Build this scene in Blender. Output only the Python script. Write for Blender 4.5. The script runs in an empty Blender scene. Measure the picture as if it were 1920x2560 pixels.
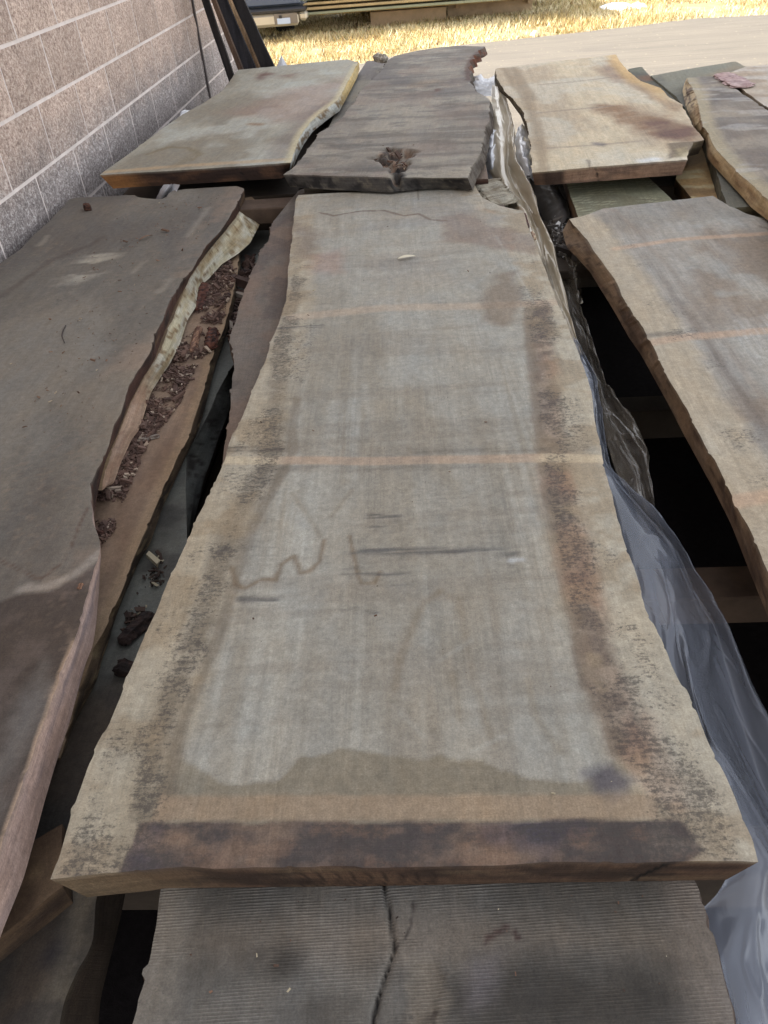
import bpy, math, random
import numpy as np
from mathutils import Vector, Matrix

random.seed(7); rng = np.random.default_rng(7)
S = bpy.context.scene
C = S.collection

# ------------------------------------------------------------------ camera, sky, sun, exposure
FPX, W, H = 1972., 1920, 2560
ROLL, PITCH, YAW = math.radians(4.9), math.atan(1543/1972.), math.radians(-4.5837)
_f = np.array([math.sin(YAW)*math.cos(PITCH), math.cos(YAW)*math.cos(PITCH), -math.sin(PITCH)])
_r = np.array([math.cos(YAW), -math.sin(YAW), 0.]); _u = np.cross(_r, _f)
AR = _r*math.cos(ROLL)-_u*math.sin(ROLL); AU = _r*math.sin(ROLL)+_u*math.cos(ROLL)
cam_data = bpy.data.cameras.new('camera'); cam = bpy.data.objects.new('camera', cam_data); C.objects.link(cam)
cam.matrix_world = Matrix(((AR[0], AU[0], -_f[0], 0), (AR[1], AU[1], -_f[1], 0), (AR[2], AU[2], -_f[2], 0), (0, 0, 0, 1)))
cam_data.sensor_fit = 'VERTICAL'; cam_data.sensor_height = 36; cam_data.sensor_width = 27
cam_data.lens = 36*FPX/H
cam_data.clip_start = 0.05; cam_data.clip_end = 500
S.camera = cam

SUN_EL, SUN_PHI = math.radians(34), math.radians(28)      # sun behind the block building, a little beyond it
sund = Vector((-math.cos(SUN_PHI)*math.cos(SUN_EL), math.sin(SUN_PHI)*math.cos(SUN_EL), math.sin(SUN_EL)))
w = bpy.data.worlds.new('World'); S.world = w; w.use_nodes = True
nt = w.node_tree; nt.nodes.clear()
sky = nt.nodes.new('ShaderNodeTexSky'); sky.sky_type = 'NISHITA'; sky.sun_disc = False
sky.sun_elevation = SUN_EL; sky.sun_rotation = math.radians(298)
sky.air_density = 1.0; sky.dust_density = 2.0; sky.ozone_density = 1.0
hs = nt.nodes.new('ShaderNodeHueSaturation'); hs.inputs['Saturation'].default_value = 0.22
bg = nt.nodes.new('ShaderNodeBackground'); bg.inputs['Strength'].default_value = 0.15
wo = nt.nodes.new('ShaderNodeOutputWorld')
nt.links.new(sky.outputs[0], hs.inputs['Color']); nt.links.new(hs.outputs[0], bg.inputs[0]); nt.links.new(bg.outputs[0], wo.inputs[0])
sl = bpy.data.lights.new('sun', 'SUN'); sl.energy = 4.0; sl.angle = math.radians(0.5); sl.color = (1.0, 0.93, 0.82)
so = bpy.data.objects.new('sun', sl); C.objects.link(so); so.rotation_euler = sund.to_track_quat('Z', 'Y').to_euler()
S.view_settings.view_transform = 'Standard'; S.view_settings.look = 'None'
S.view_settings.exposure = 1.86; S.view_settings.gamma = 1; S.view_settings.use_curve_mapping = False
S.render.engine = 'CYCLES'
S.cycles.max_bounces = 6; S.cycles.transparent_max_bounces = 10

# ------------------------------------------------------------------ geometry helpers
def ray(u, v):
    return _f+AR*(u-960)/FPX-AU*(v-1280)/FPX
def onz(u, v, z):
    d = ray(u, v); return d*(z/d[2])
def ony(u, v, y):
    d = ray(u, v); return d*(y/d[1])
def onx(u, v, x):
    d = ray(u, v); return d*(x/d[0])
def PZ(pts, z):
    return np.array([onz(p[0], p[1], z) for p in pts])
def resample(P, n):
    P = np.asarray(P, float); d = np.r_[0, np.cumsum(np.linalg.norm(np.diff(P, axis=0), axis=1))]
    t = np.linspace(0, d[-1], n)
    return np.stack([np.interp(t, d, P[:, k]) for k in range(P.shape[1])], 1)
def length(P):
    return np.linalg.norm(np.diff(np.asarray(P), axis=0), axis=1).sum()
def smooth(P, it=2):
    P = P.copy()
    for _ in range(it):
        P[1:-1] = .25*P[:-2]+.5*P[1:-1]+.25*P[2:]
    return P
def _h(i, j, s):
    n = (i.astype(np.int64)*374761393+j.astype(np.int64)*668265263+s*1442695041) & 0x7fffffff
    n = ((n ^ (n >> 13))*1274126177) & 0x7fffffff
    return ((n ^ (n >> 16)) & 0xffff)/65535.
def vn(x, y, s=0):
    x = np.asarray(x, float); y = np.asarray(y, float)+x*0; x = x+y*0
    i = np.floor(x); j = np.floor(y); a = x-i; b = y-j; a = a*a*(3-2*a); b = b*b*(3-2*b)
    i = i.astype(np.int64); j = j.astype(np.int64)
    return (_h(i, j, s)*(1-a)+_h(i+1, j, s)*a)*(1-b)+(_h(i, j+1, s)*(1-a)+_h(i+1, j+1, s)*a)*b
def fbm(x, y, o=4, s=0):
    r = 0; a = .5; tot = 0
    for k in range(o):
        r = r+a*vn(x*2**k+k*17.3, y*2**k-k*9.1, s+k); tot += a; a *= .55
    return r/tot
def ss(a, b, x):
    t = np.clip((x-a)/(b-a), 0, 1); return t*t*(3-2*t)
def lin(c):
    c = np.asarray(c, float)/255.; return np.where(c <= .04045, c/12.92, ((c+.055)/1.055)**2.4)
def pdist(X, Y, P):
    """distance from points to a polyline, plus arclength fraction of the nearest point"""
    best = np.full(X.shape, 1e9)
    for (a, b) in zip(P[:-1], P[1:]):
        dx, dy = b[0]-a[0], b[1]-a[1]; L = dx*dx+dy*dy+1e-12
        t = np.clip(((X-a[0])*dx+(Y-a[1])*dy)/L, 0, 1)
        best = np.minimum(best, np.hypot(X-a[0]-t*dx, Y-a[1]-t*dy))
    return best
def inside(X, Y, P):
    r = np.zeros(X.shape, bool); n = len(P)
    for k in range(n):
        x1, y1 = P[k][:2]; x2, y2 = P[(k+1) % n][:2]
        if y1 == y2: continue
        c = ((y1 > Y) != (y2 > Y)) & (X < (x2-x1)*(Y-y1)/(y2-y1)+x1)
        r ^= c
    return r
def sdist(X, Y, P):
    d = pdist(X, Y, list(P)+[P[0]]); return np.where(inside(X, Y, P), -d, d)

def mesh_np(name, V, F, cols=None, uvs=None, mat=None, smooth_sh=True, extra=None):
    """V (n,3); F list of arrays (each (m,3) or (m,4)) or python lists"""
    me = bpy.data.meshes.new(name)
    V = np.asarray(V, np.float32)
    loops = []; starts = []; tot = []; s = 0
    for A in F:
        A = np.asarray(A, np.int32)
        if A.ndim == 1: A = A[None]
        m, k = A.shape
        loops.append(A.ravel()); starts.append(s+np.arange(m)*k); tot.append(np.full(m, k)); s += m*k
    loops = np.concatenate(loops); starts = np.concatenate(starts); tot = np.concatenate(tot)
    me.vertices.add(len(V)); me.vertices.foreach_set('co', V.ravel())
    me.loops.add(len(loops)); me.loops.foreach_set('vertex_index', loops.astype(np.int32))
    me.polygons.add(len(starts)); me.polygons.foreach_set('loop_start', starts.astype(np.int32)); me.polygons.foreach_set('loop_total', tot.astype(np.int32))
    me.polygons.foreach_set('use_smooth', np.full(len(starts), smooth_sh))
    if cols is not None:
        a = me.attributes.new('Col', 'FLOAT_COLOR', 'POINT')
        a.data.foreach_set('color', np.c_[cols, np.ones(len(V))].astype(np.float32).ravel())
    for k_, v_ in (extra or {}).items():
        a = me.attributes.new(k_, 'FLOAT', 'POINT'); a.data.foreach_set('value', np.asarray(v_, np.float32))
    if uvs is not None:
        ul = me.uv_layers.new(name='UVMap'); ul.data.foreach_set('uv', np.asarray(uvs, np.float32)[loops].ravel())
    me.update(calc_edges=True); me.validate()
    if mat: me.materials.append(mat)
    return me
def put(name, me, parent=None, loc=None):
    o = bpy.data.objects.new(name, me); C.objects.link(o)
    if parent: o.parent = parent
    if loc is not None: o.location = loc
    return o
def empty(name, loc=(0, 0, 0)):
    o = bpy.data.objects.new(name, None); o.empty_display_size = .1; C.objects.link(o); o.location = loc; return o
def tag(o, label, cat, group=None):
    o['label'] = label; o['category'] = cat
    if group: o['group'] = group
    return o
def box_mesh(name, lo, hi, mat, jitter=0, bevel=0):
    x0, y0, z0 = lo; x1, y1, z1 = hi
    import bmesh
    bm = bmesh.new(); bmesh.ops.create_cube(bm, size=1)
    for v in bm.verts:
        v.co = Vector((x0+(v.co.x+.5)*(x1-x0), y0+(v.co.y+.5)*(y1-y0), z0+(v.co.z+.5)*(z1-z0)))
    if bevel:
        bmesh.ops.bevel(bm, geom=bm.edges[:], offset=bevel, segments=1, affect='EDGES')
    me = bpy.data.meshes.new(name); bm.to_mesh(me); bm.free(); me.materials.append(mat); return me

# ------------------------------------------------------------------ materials
def newmat(name):
    m = bpy.data.materials.new(name); m.use_nodes = True; n = m.node_tree; n.nodes.clear()
    out = n.nodes.new('ShaderNodeOutputMaterial'); b = n.nodes.new('ShaderNodeBsdfPrincipled'); n.links.new(b.outputs[0], out.inputs[0])
    return m, n, b
def N(n, t, **k):
    x = n.nodes.new(t)
    for a, v in k.items():
        if a in x.inputs: x.inputs[a].default_value = v
        else: setattr(x, a, v)
    return x
def math_(n, op, a, b=None, clamp=False):
    x = n.nodes.new('ShaderNodeMath'); x.operation = op; x.use_clamp = clamp
    for i, v in enumerate((a, b)):
        if v is None: continue
        if isinstance(v, (int, float)): x.inputs[i].default_value = v
        else: n.links.new(v, x.inputs[i])
    return x.outputs[0]
def mapped(n, src, sc, loc=(0, 0, 0)):
    m = n.nodes.new('ShaderNodeMapping'); m.inputs['Scale'].default_value = sc; m.inputs['Location'].default_value = loc
    n.links.new(src, m.inputs[0]); return m.outputs[0]
def noise(n, vec, scale=1., detail=4, rough=.6, dist=0.):
    x = n.nodes.new('ShaderNodeTexNoise'); x.inputs['Scale'].default_value = scale; x.inputs['Detail'].default_value = detail
    x.inputs['Roughness'].default_value = rough; x.inputs['Distortion'].default_value = dist
    n.links.new(vec, x.inputs['Vector']); return x.outputs[0]
def rngmap(n, v, a, b, c, d):
    m = n.nodes.new('ShaderNodeMapRange'); m.inputs[1].default_value = a; m.inputs[2].default_value = b; m.inputs[3].default_value = c; m.inputs[4].default_value = d
    n.links.new(v, m.inputs[0]); return m.outputs[0]
def wood_mat(name, saw=.12, grain=.08, speck=.18, ridge=0., bump=.25, rough=.82, sawfreq=150., mold=.0, ang=0., hair=.10):
    """colour from the painted stains, fine saw marks across, grain along, pores and grime"""
    m, n, b = newmat(name)
    at = N(n, 'ShaderNodeAttribute', attribute_name='Col'); uv = N(n, 'ShaderNodeUVMap').outputs[0]
    if ang:
        mp = n.nodes.new('ShaderNodeMapping'); mp.inputs['Rotation'].default_value = (0, 0, ang); n.links.new(uv, mp.inputs[0]); uv = mp.outputs[0]
    s1 = noise(n, mapped(n, uv, (5, sawfreq*3, 1)), 1, 3, .65, .2)
    s2 = noise(n, mapped(n, uv, (1.2, sawfreq, 1), (3, 1, 0)), 1, 2, .5, .3)
    g1 = noise(n, mapped(n, uv, (330, 9, 1)), 1, 3, .6, .3)
    g2 = noise(n, mapped(n, uv, (45, 2.0, 1), (9, 4, 0)), 1, 3, .6, .6)
    sp = noise(n, mapped(n, uv, (420, 420, 1)), 1, 3, .7)
    cl = noise(n, mapped(n, uv, (60, 75, 1)), 1, 4, .65)
    def gate(v, a, mk_): return math_(n, 'ADD', 1., math_(n, 'MULTIPLY', math_(n, 'MULTIPLY', math_(n, 'SUBTRACT', v, .5), a*5), mk_))
    kA = rngmap(n, noise(n, mapped(n, uv, (5, 9, 1), (11, 3, 0)), 1, 4, .6), .53, .66, 0., 1.); kB = rngmap(n, noise(n, mapped(n, uv, (9, 3, 1), (2, 13, 0)), 1, 4, .6), .40, .56, .15, 1.)
    f = math_(n, 'MULTIPLY', gate(s1, saw, kA), gate(s2, saw*.6, kA))
    f = math_(n, 'MULTIPLY', f, gate(g1, grain, kB))
    f = math_(n, 'MULTIPLY', f, rngmap(n, g2, .3, .7, 1-grain*.9, 1+grain*.9))
    f = math_(n, 'MULTIPLY', f, rngmap(n, sp, .3, .7, 1-speck, 1+speck))
    f = math_(n, 'MULTIPLY', f, rngmap(n, cl, .35, .7, 1-speck*.7, 1+speck*.6))
    hgt = math_(n, 'ADD', math_(n, 'MULTIPLY', s1, .5), math_(n, 'ADD', math_(n, 'MULTIPLY', g1, .35), math_(n, 'MULTIPLY', sp, .45)))
    if ridge:
        wv = n.nodes.new('ShaderNodeTexWave'); wv.wave_type = 'BANDS'; wv.bands_direction = 'Y'; wv.inputs['Scale'].default_value = 1.
        wv.inputs['Distortion'].default_value = 3.2; wv.inputs['Detail'].default_value = 3.5; wv.inputs['Detail Scale'].default_value = .8
        n.links.new(mapped(n, uv, (11, 92, 1)), wv.inputs[0])
        am = math_(n, 'MULTIPLY', rngmap(n, noise(n, mapped(n, uv, (7, 14, 1), (2, 7, 0)), 1, 5, .65), .44, .58, .05, 1.), ridge)
        am = math_(n, 'MULTIPLY', am, N(n, 'ShaderNodeAttribute', attribute_name='Ridge').outputs['Fac'])
        rd = math_(n, 'MULTIPLY', math_(n, 'POWER', wv.outputs[1], 2.2), am)
        hgt = math_(n, 'ADD', hgt, math_(n, 'MULTIPLY', rd, 1.3))
        f = math_(n, 'MULTIPLY', f, math_(n, 'ADD', math_(n, 'MULTIPLY', rd, .55), .88))
    dk = noise(n, mapped(n, uv, (900, 900, 1)), 1, 1, .5)
    f = math_(n, 'MULTIPLY', f, rngmap(n, dk, .22, .3, .62, 1.))
    mo1 = noise(n, mapped(n, uv, (16, 9, 1), (4, 2, 0)), 1, 8, .72, .3); mo2 = noise(n, mapped(n, uv, (60, 26, 1), (1, 5, 0)), 1, 6, .7)
    f = math_(n, 'MULTIPLY', f, rngmap(n, mo1, .3, .7, .90, 1.08)); f = math_(n, 'MULTIPLY', f, rngmap(n, mo2, .3, .7, .90, 1.10))
    # crisp readable detail: long grain hairs, short saw ticks, pits
    h1 = noise(n, mapped(n, uv, (150, 5, 1), (3, 8, 0)), 1, 6, .8, .15); h2 = noise(n, mapped(n, uv, (9, 120, 1), (6, 8, 0)), 1, 6, .8, .1); h3 = noise(n, mapped(n, uv, (170, 150, 1), (6, 3, 0)), 1, 5, .85)
    f = math_(n, 'MULTIPLY', f, gate(h1, hair*1.3, kB)); f = math_(n, 'MULTIPLY', f, gate(h2, hair*1.1, kA)); f = math_(n, 'MULTIPLY', f, rngmap(n, h3, .35, .65, 1-hair*1.4, 1+hair*1.4))
    mx = N(n, 'ShaderNodeVectorMath', operation='SCALE'); n.links.new(at.outputs['Color'], mx.inputs[0]); n.links.new(f, mx.inputs['Scale'])
    # warm and cool drift of weathered wood
    hue = N(n, 'ShaderNodeMix', data_type='RGBA'); n.links.new(rngmap(n, noise(n, mapped(n, uv, (12, 5, 1), (7, 7, 0)), 1, 6, .7), .35, .65, 0, 1), hue.inputs[0])
    hue.inputs[6].default_value = (1.045, 1., .93, 1); hue.inputs[7].default_value = (.98, 1., 1.01, 1)
    hm = N(n, 'ShaderNodeVectorMath', operation='MULTIPLY'); n.links.new(mx.outputs[0], hm.inputs[0]); n.links.new(hue.outputs[2], hm.inputs[1])
    # black mould: crisp specks and saw-drawn smears where the painted density lets them through
    ml = N(n, 'ShaderNodeAttribute', attribute_name='Mold').outputs['Fac']
    ns = math_(n, 'ADD', math_(n, 'MULTIPLY', noise(n, mapped(n, uv, (120, 150, 1), (2, 2, 0)), 1, 6, .8), .60), math_(n, 'ADD', math_(n, 'MULTIPLY', noise(n, mapped(n, uv, (16, 230, 1), (5, 2, 0)), 1, 5, .75), .20), math_(n, 'MULTIPLY', noise(n, mapped(n, uv, (30, 36, 1), (8, 1, 0)), 1, 4, .7), .20)))
    thr = math_(n, 'SUBTRACT', math_(n, 'ADD', ns, math_(n, 'MULTIPLY', ml, .15)), .615)
    mk = rngmap(n, thr, 0., .075, 0., .72)
    md = N(n, 'ShaderNodeMix', data_type='RGBA'); n.links.new(mk, md.inputs[0]); n.links.new(hm.outputs[0], md.inputs[6]); md.inputs[7].default_value = (.060, .052, .047, 1)
    n.links.new(md.outputs[2], b.inputs['Base Color'])
    b.inputs['Roughness'].default_value = rough; b.inputs['Specular IOR Level'].default_value = .25
    bp = N(n, 'ShaderNodeBump', Strength=bump, Distance=.002); n.links.new(hgt, bp.inputs['Height']); n.links.new(bp.outputs[0], b.inputs['Normal'])
    return m
M_saw = wood_mat('sawn_wood', .075, .05, .17)
M_saw2 = wood_mat('sawn_wood_fine', .06, .09, .18)
M_ridge = wood_mat('ridged_wood', .10, .05, .18, ridge=.9, bump=.55)
M_dusty = wood_mat('dusty_wood', .03, .03, .16, bump=.2, hair=.08)
M_edge = wood_mat('live_edge_wood', .05, .16, .20, bump=.7)
M_end = wood_mat('end_grain_wood', .10, .20, .22, bump=.6, sawfreq=60)
M_dark = wood_mat('dark_plank_wood', .05, .3, .2, bump=.5)
def flat_mat(name, col, rough=.8, var=.25, scale=20, bump=.3, bscale=60, metal=0., spec=.3, dist=.004):
    m, n, b = newmat(name); tc = N(n, 'ShaderNodeTexCoord').outputs['Object']
    a = noise(n, tc, scale, 5, .65); c = lin(col)
    mp = rngmap(n, a, .25, .75, 1-var, 1+var)
    mx = N(n, 'ShaderNodeVectorMath', operation='SCALE'); mx.inputs[0].default_value = tuple(c); n.links.new(mp, mx.inputs['Scale'])
    n.links.new(mx.outputs[0], b.inputs['Base Color']); b.inputs['Roughness'].default_value = rough; b.inputs['Metallic'].default_value = metal
    b.inputs['Specular IOR Level'].default_value = spec
    if bump:
        bp = N(n, 'ShaderNodeBump', Strength=bump, Distance=dist); n.links.new(noise(n, tc, bscale, 5, .7), bp.inputs['Height']); n.links.new(bp.outputs[0], b.inputs['Normal'])
    return m

# ------------------------------------------------------------------ ground, road, grass
GZ = -1.50
WX = -1.43; YC = 6.95
def grass_edge(x): return np.interp(x, [-6, -2.6, -1.8, -.7, 0, .8, 1.9, 2.8, 3.5, 4.4, 9, 40], [8.6, 9.3, 9.6, 10.1, 10.75, 11.05, 11.2, 11.5, 11.65, 11.6, 12.0, 15.])+.04*np.sin(x*3.7+1)
def ground_mat():
    m, n, b = newmat('dry_grass_ground'); tc = N(n, 'ShaderNodeTexCoord').outputs['Object']
    a = noise(n, tc, 3.2, 6, .7); c = noise(n, tc, 40, 4, .7)
    cr = n.nodes.new('ShaderNodeValToRGB'); e = cr.color_ramp.elements
    e[0].position = .3; e[0].color = (.10, .075, .035, 1); e[1].position = .7; e[1].color = (.55, .45, .24, 1)
    x = e.new(.5); x.color = (.36, .28, .14, 1)
    n.links.new(math_(n, 'ADD', math_(n, 'MULTIPLY', a, .6), math_(n, 'MULTIPLY', c, .4)), cr.inputs[0]); n.links.new(cr.outputs[0], b.inputs['Base Color'])
    b.inputs['Roughness'].default_value = .95
    bp = N(n, 'ShaderNodeBump', Strength=.8, Distance=.03); n.links.new(c, bp.inputs['Height']); n.links.new(bp.outputs[0], b.inputs['Normal'])
    return m
g = put('ground', mesh_np('ground', [(-150, -60, GZ-.03), (150, -60, GZ-.03), (150, 240, GZ-.03), (-150, 240, GZ-.03)], [[[0, 1, 2, 3]]], mat=ground_mat())); g['kind'] = 'structure'
def road_mat():
    m, n, b = newmat('asphalt'); tc = N(n, 'ShaderNodeTexCoord').outputs['Object']
    a = noise(n, mapped(n, tc, (.7, 3.5, 1)), 1.2, 5, .65, .4); c = noise(n, tc, 70, 4, .75); d = noise(n, mapped(n, tc, (.6, 9, 1)), 2, 4, .7)
    f = math_(n, 'ADD', math_(n, 'MULTIPLY', a, .35), math_(n, 'ADD', math_(n, 'MULTIPLY', c, .3), math_(n, 'MULTIPLY', d, .35)))
    cr = n.nodes.new('ShaderNodeValToRGB'); e = cr.color_ramp.elements
    e[0].position = .32; e[0].color = (.075, .066, .056, 1); e[1].position = .66; e[1].color = (.175, .150, .116, 1)
    n.links.new(f, cr.inputs[0])
    v = n.nodes.new('ShaderNodeTexVoronoi'); v.inputs['Scale'].default_value = 9; n.links.new(tc, v.inputs[0])
    sp = rngmap(n, v.outputs['Distance'], .06, .12, 1., 0.)
    mx = N(n, 'ShaderNodeMix', data_type='RGBA'); n.links.new(math_(n, 'MULTIPLY', sp, .5), mx.inputs[0]); n.links.new(cr.outputs[0], mx.inputs[6]); mx.inputs[7].default_value = (.42, .35, .22, 1)
    n.links.new(mx.outputs[2], b.inputs['Base Color']); b.inputs['Roughness'].default_value = .9
    bp = N(n, 'ShaderNodeBump', Strength=.5, Distance=.01); n.links.new(c, bp.inputs['Height']); n.links.new(bp.outputs[0], b.inputs['Normal'])
    return m
xs = np.linspace(-10, 40, 400)
V = [(x, -8, GZ) for x in xs]+[(x, grass_edge(x)+.05*(vn(x*6, 0, 3)-.5), GZ) for x in xs]
n_ = len(xs); F = [[i, i+1, n_+i+1, n_+i] for i in range(n_-1)]
r = put('road', mesh_np('road', V, [F], mat=road_mat())); r['kind'] = 'structure'

cl = put('gap_shade_sheet', mesh_np('gap_shade_sheet', [(WX+.01, -3, GZ+.004), (4, -3, GZ+.004), (4, 5.6, GZ+.004), (WX+.01, 5.6, GZ+.004)], [[[0, 1, 2, 3]]], mat=flat_mat('gap_shade_black', (34, 30, 30), .95, .3, 60, .5, 200, spec=.05))); cl['kind'] = 'structure'  # added black sheet, stands for the deep shade in the gaps under the piles

def blades(name, n, xr, yr, hgt, cols, mask=None, z=GZ-.03, seed=1, wid=.006):
    r = np.random.default_rng(seed)
    x = r.uniform(*xr, n); y = yr[0]+(yr[1]-yr[0])*r.uniform(0, 1, n)**1.3
    k = y > grass_edge(x)-.03
    k &= ~((y < grass_edge(x)+.25) & (r.uniform(0, 1, n) < .35))
    dens = fbm(x*1.3, y*1.3, 4, 5); k &= dens > r.uniform(.28, .64, n)
    x = x[k]; y = y[k]; n = len(x)
    a = r.uniform(0, 6.28, n); h = r.uniform(.4, 1., n)**1.5*hgt*(.5+fbm(x*2, y*2, 3, 9)); w_ = r.uniform(.6, 1.5, n)*wid
    ln = r.uniform(-.8, .8, (n, 2))*h[:, None]
    dx, dy = np.cos(a)*w_, np.sin(a)*w_
    V = np.zeros((n, 3, 3)); V[:, 0] = np.c_[x-dx, y-dy, x*0+z]; V[:, 1] = np.c_[x+dx, y+dy, x*0+z]; V[:, 2] = np.c_[x+ln[:, 0], y+ln[:, 1], z+h]
    t = np.clip(fbm(x*1.1, y*1.1, 4, 12)*1.6-.3+r.normal(0, .22, n), 0, 1)
    c = lin(cols[0])*(1-t[:, None])+lin(cols[1])*t[:, None]
    gm = r.uniform(0, 1, n) < .12; c[gm] = lin(cols[2])
    br = r.uniform(0, 1, n) < .10; c[br] = lin(cols[3])
    c3 = np.repeat(c, 3, 0)
    m, nn, b = newmat(name+'_blade'); at = N(nn, 'ShaderNodeAttribute', attribute_name='Col'); nn.links.new(at.outputs['Color'], b.inputs['Base Color']); b.inputs['Roughness'].default_value = .7
    o = put(name, mesh_np(name, V.reshape(-1, 3), [np.arange(3*n).reshape(-1, 3)], cols=c3, mat=m, smooth_sh=False)); o['kind'] = 'stuff'
    return o
gr = blades('dry_grass', 230000, (-4.5, 9), (9.0, 18.), .085, [(190, 164, 104), (242, 230, 192), (150, 148, 96), (140, 108, 78)])
tag(gr, 'short sunlit dry straw-yellow grass beyond the paved drive', 'grass')

# snow patches on the grass
def blob_mesh(name, c, rx, ry, h, mat, seed=0, lobes=.35, nr=10, na=48):
    V = [(c[0], c[1], c[2]+h)]; F = []
    for i in range(1, nr+1):
        for j in range(na):
            a = 2*math.pi*j/na; q = 1+lobes*(float(fbm(np.array(math.cos(a)*1.6+seed*3), np.array(math.sin(a)*1.6+5), 3, seed))-.5)*2
            rr = i/nr; zz = h*(1-rr**2.2)*(.75+.5*float(vn(np.array(math.cos(a)*rr*3+seed), np.array(math.sin(a)*rr*3), seed)))
            V.append((c[0]+rx*q*rr*math.cos(a), c[1]+ry*q*rr*math.sin(a), c[2]+zz))
    for j in range(na): F.append([0, 1+j, 1+(j+1) % na])
    Q = [[1+(i-1)*na+j, 1+i*na+j, 1+i*na+(j+1) % na, 1+(i-1)*na+(j+1) % na] for i in range(1, nr) for j in range(na)]
    return mesh_np(name, V, [F, Q], mat=mat)
M_snow = flat_mat('old_snow', (235, 238, 245), .6, .08, 12, .4, 30)
for (u, v, rx, ry, lab) in [(1542, 14, .24, .42, 'large patch of old snow lying in the shadow on the grass'), (1597, 13, .11, .2, 'small patch of old snow right of the larger one')]:
    p = onz(u, v, GZ)
    tag(put('snow_patch', blob_mesh('snow_patch', (p[0], p[1], GZ-.02), rx, ry, .05, M_snow, int(u)), None), lab, 'snow patch')
p = onz(1338, 86, GZ)
tag(put('white_stone', blob_mesh('white_stone', (p[0], p[1], GZ-.01), .06, .05, .05, flat_mat('white_stone', (235, 225, 200), .8), 4)), 'small white stone at the grass edge beside the drive', 'stone')

# ------------------------------------------------------------------ block wall building
WX = -1.43; YC = 6.95
def block_mat():
    m, n, b = newmat('split_face_block'); g = N(n, 'ShaderNodeNewGeometry').outputs['Position']; oi = N(n, 'ShaderNodeObjectInfo')
    a = noise(n, g, 70, 5, .75); c = noise(n, g, 9, 4, .6); f = noise(n, g, 200, 3, .8)
    sx = N(n, 'ShaderNodeSeparateXYZ'); n.links.new(g, sx.inputs[0])
    cr = n.nodes.new('ShaderNodeValToRGB'); e = cr.color_ramp.elements
    e[0].position = .40; e[0].color = tuple(lin((124, 102, 92)))+(1,); e[1].position = .61; e[1].color = tuple(lin((222, 204, 190)))+(1,)
    x = e.new(.5); x.color = tuple(lin((184, 160, 146)))+(1,)
    n.links.new(math_(n, 'ADD', math_(n, 'MULTIPLY', a, .55), math_(n, 'MULTIPLY', f, .45)), cr.inputs[0])
    cg = n.nodes.new('ShaderNodeValToRGB'); e = cg.color_ramp.elements
    e[0].position = .39; e[0].color = tuple(lin((86, 78, 76)))+(1,); e[1].position = .63; e[1].color = tuple(lin((222, 216, 212)))+(1,)
    x = e.new(.5); x.color = tuple(lin((140, 128, 124)))+(1,)
    n.links.new(math_(n, 'ADD', math_(n, 'MULTIPLY', a, .45), math_(n, 'MULTIPLY', f, .55)), cg.inputs[0])
    # the courses near the ground turn greyer and darker
    low = rngmap(n, math_(n, 'ADD', sx.outputs[2], math_(n, 'MULTIPLY', c, .16)), -.72, -.50, 1., 0.)
    mx = N(n, 'ShaderNodeMix', data_type='RGBA'); n.links.new(low, mx.inputs[0]); n.links.new(cr.outputs[0], mx.inputs[6]); n.links.new(cg.outputs[0], mx.inputs[7])
    sc = math_(n, 'MULTIPLY', rngmap(n, oi.outputs['Random'], 0, 1, .86, 1.10), rngmap(n, c, .3, .7, .85, 1.12))
    v = N(n, 'ShaderNodeVectorMath', operation='SCALE'); n.links.new(mx.outputs[2], v.inputs[0]); n.links.new(sc, v.inputs['Scale'])
    n.links.new(v.outputs[0], b.inputs['Base Color']); b.inputs['Roughness'].default_value = .85
    h = math_(n, 'ADD', math_(n, 'MULTIPLY', a, .7), math_(n, 'MULTIPLY', f, .3))
    bp = N(n, 'ShaderNodeBump', Strength=.9, Distance=.006); n.links.new(h, bp.inputs['Height']); n.links.new(bp.outputs[0], b.inputs['Normal'])
    return m
M_block = block_mat()
M_mortar = flat_mat('pale_mortar', (214, 202, 196), .9, .18, 14, .5, 120)
M_body = flat_mat('wall_block_beyond', (150, 134, 124), .9, .3, 30, .5, 120)
bw = empty('block_wall', (WX, YC, GZ)); tag(bw, 'tan split-face concrete block wall of the building beside the slabs', 'wall')
def child(name, me, root):
    o = put(name, me); o.parent = root; o.matrix_parent_inverse = root.matrix_basis.inverted(); return o
child('mortar_bed', box_mesh('mortar_bed', (WX-.30, -5, GZ-.05), (WX+.0100, YC, .52), M_mortar), bw)
child('upper_wall', box_mesh('upper_wall', (WX-.30, -5, .523), (WX, YC, 3.7), M_body), bw)
child('building_body', box_mesh('building_body', (WX-8, -5, GZ-.05), (WX-.303, YC, 3.7), M_body), bw)
child('roof_slab', box_mesh('roof_slab', (WX-8.1, -5.1, 3.703), (WX+.1, YC+.1, 3.85), M_body), bw)
BL, BH, JT = .4075, .2028, .0125
variants = []
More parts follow.
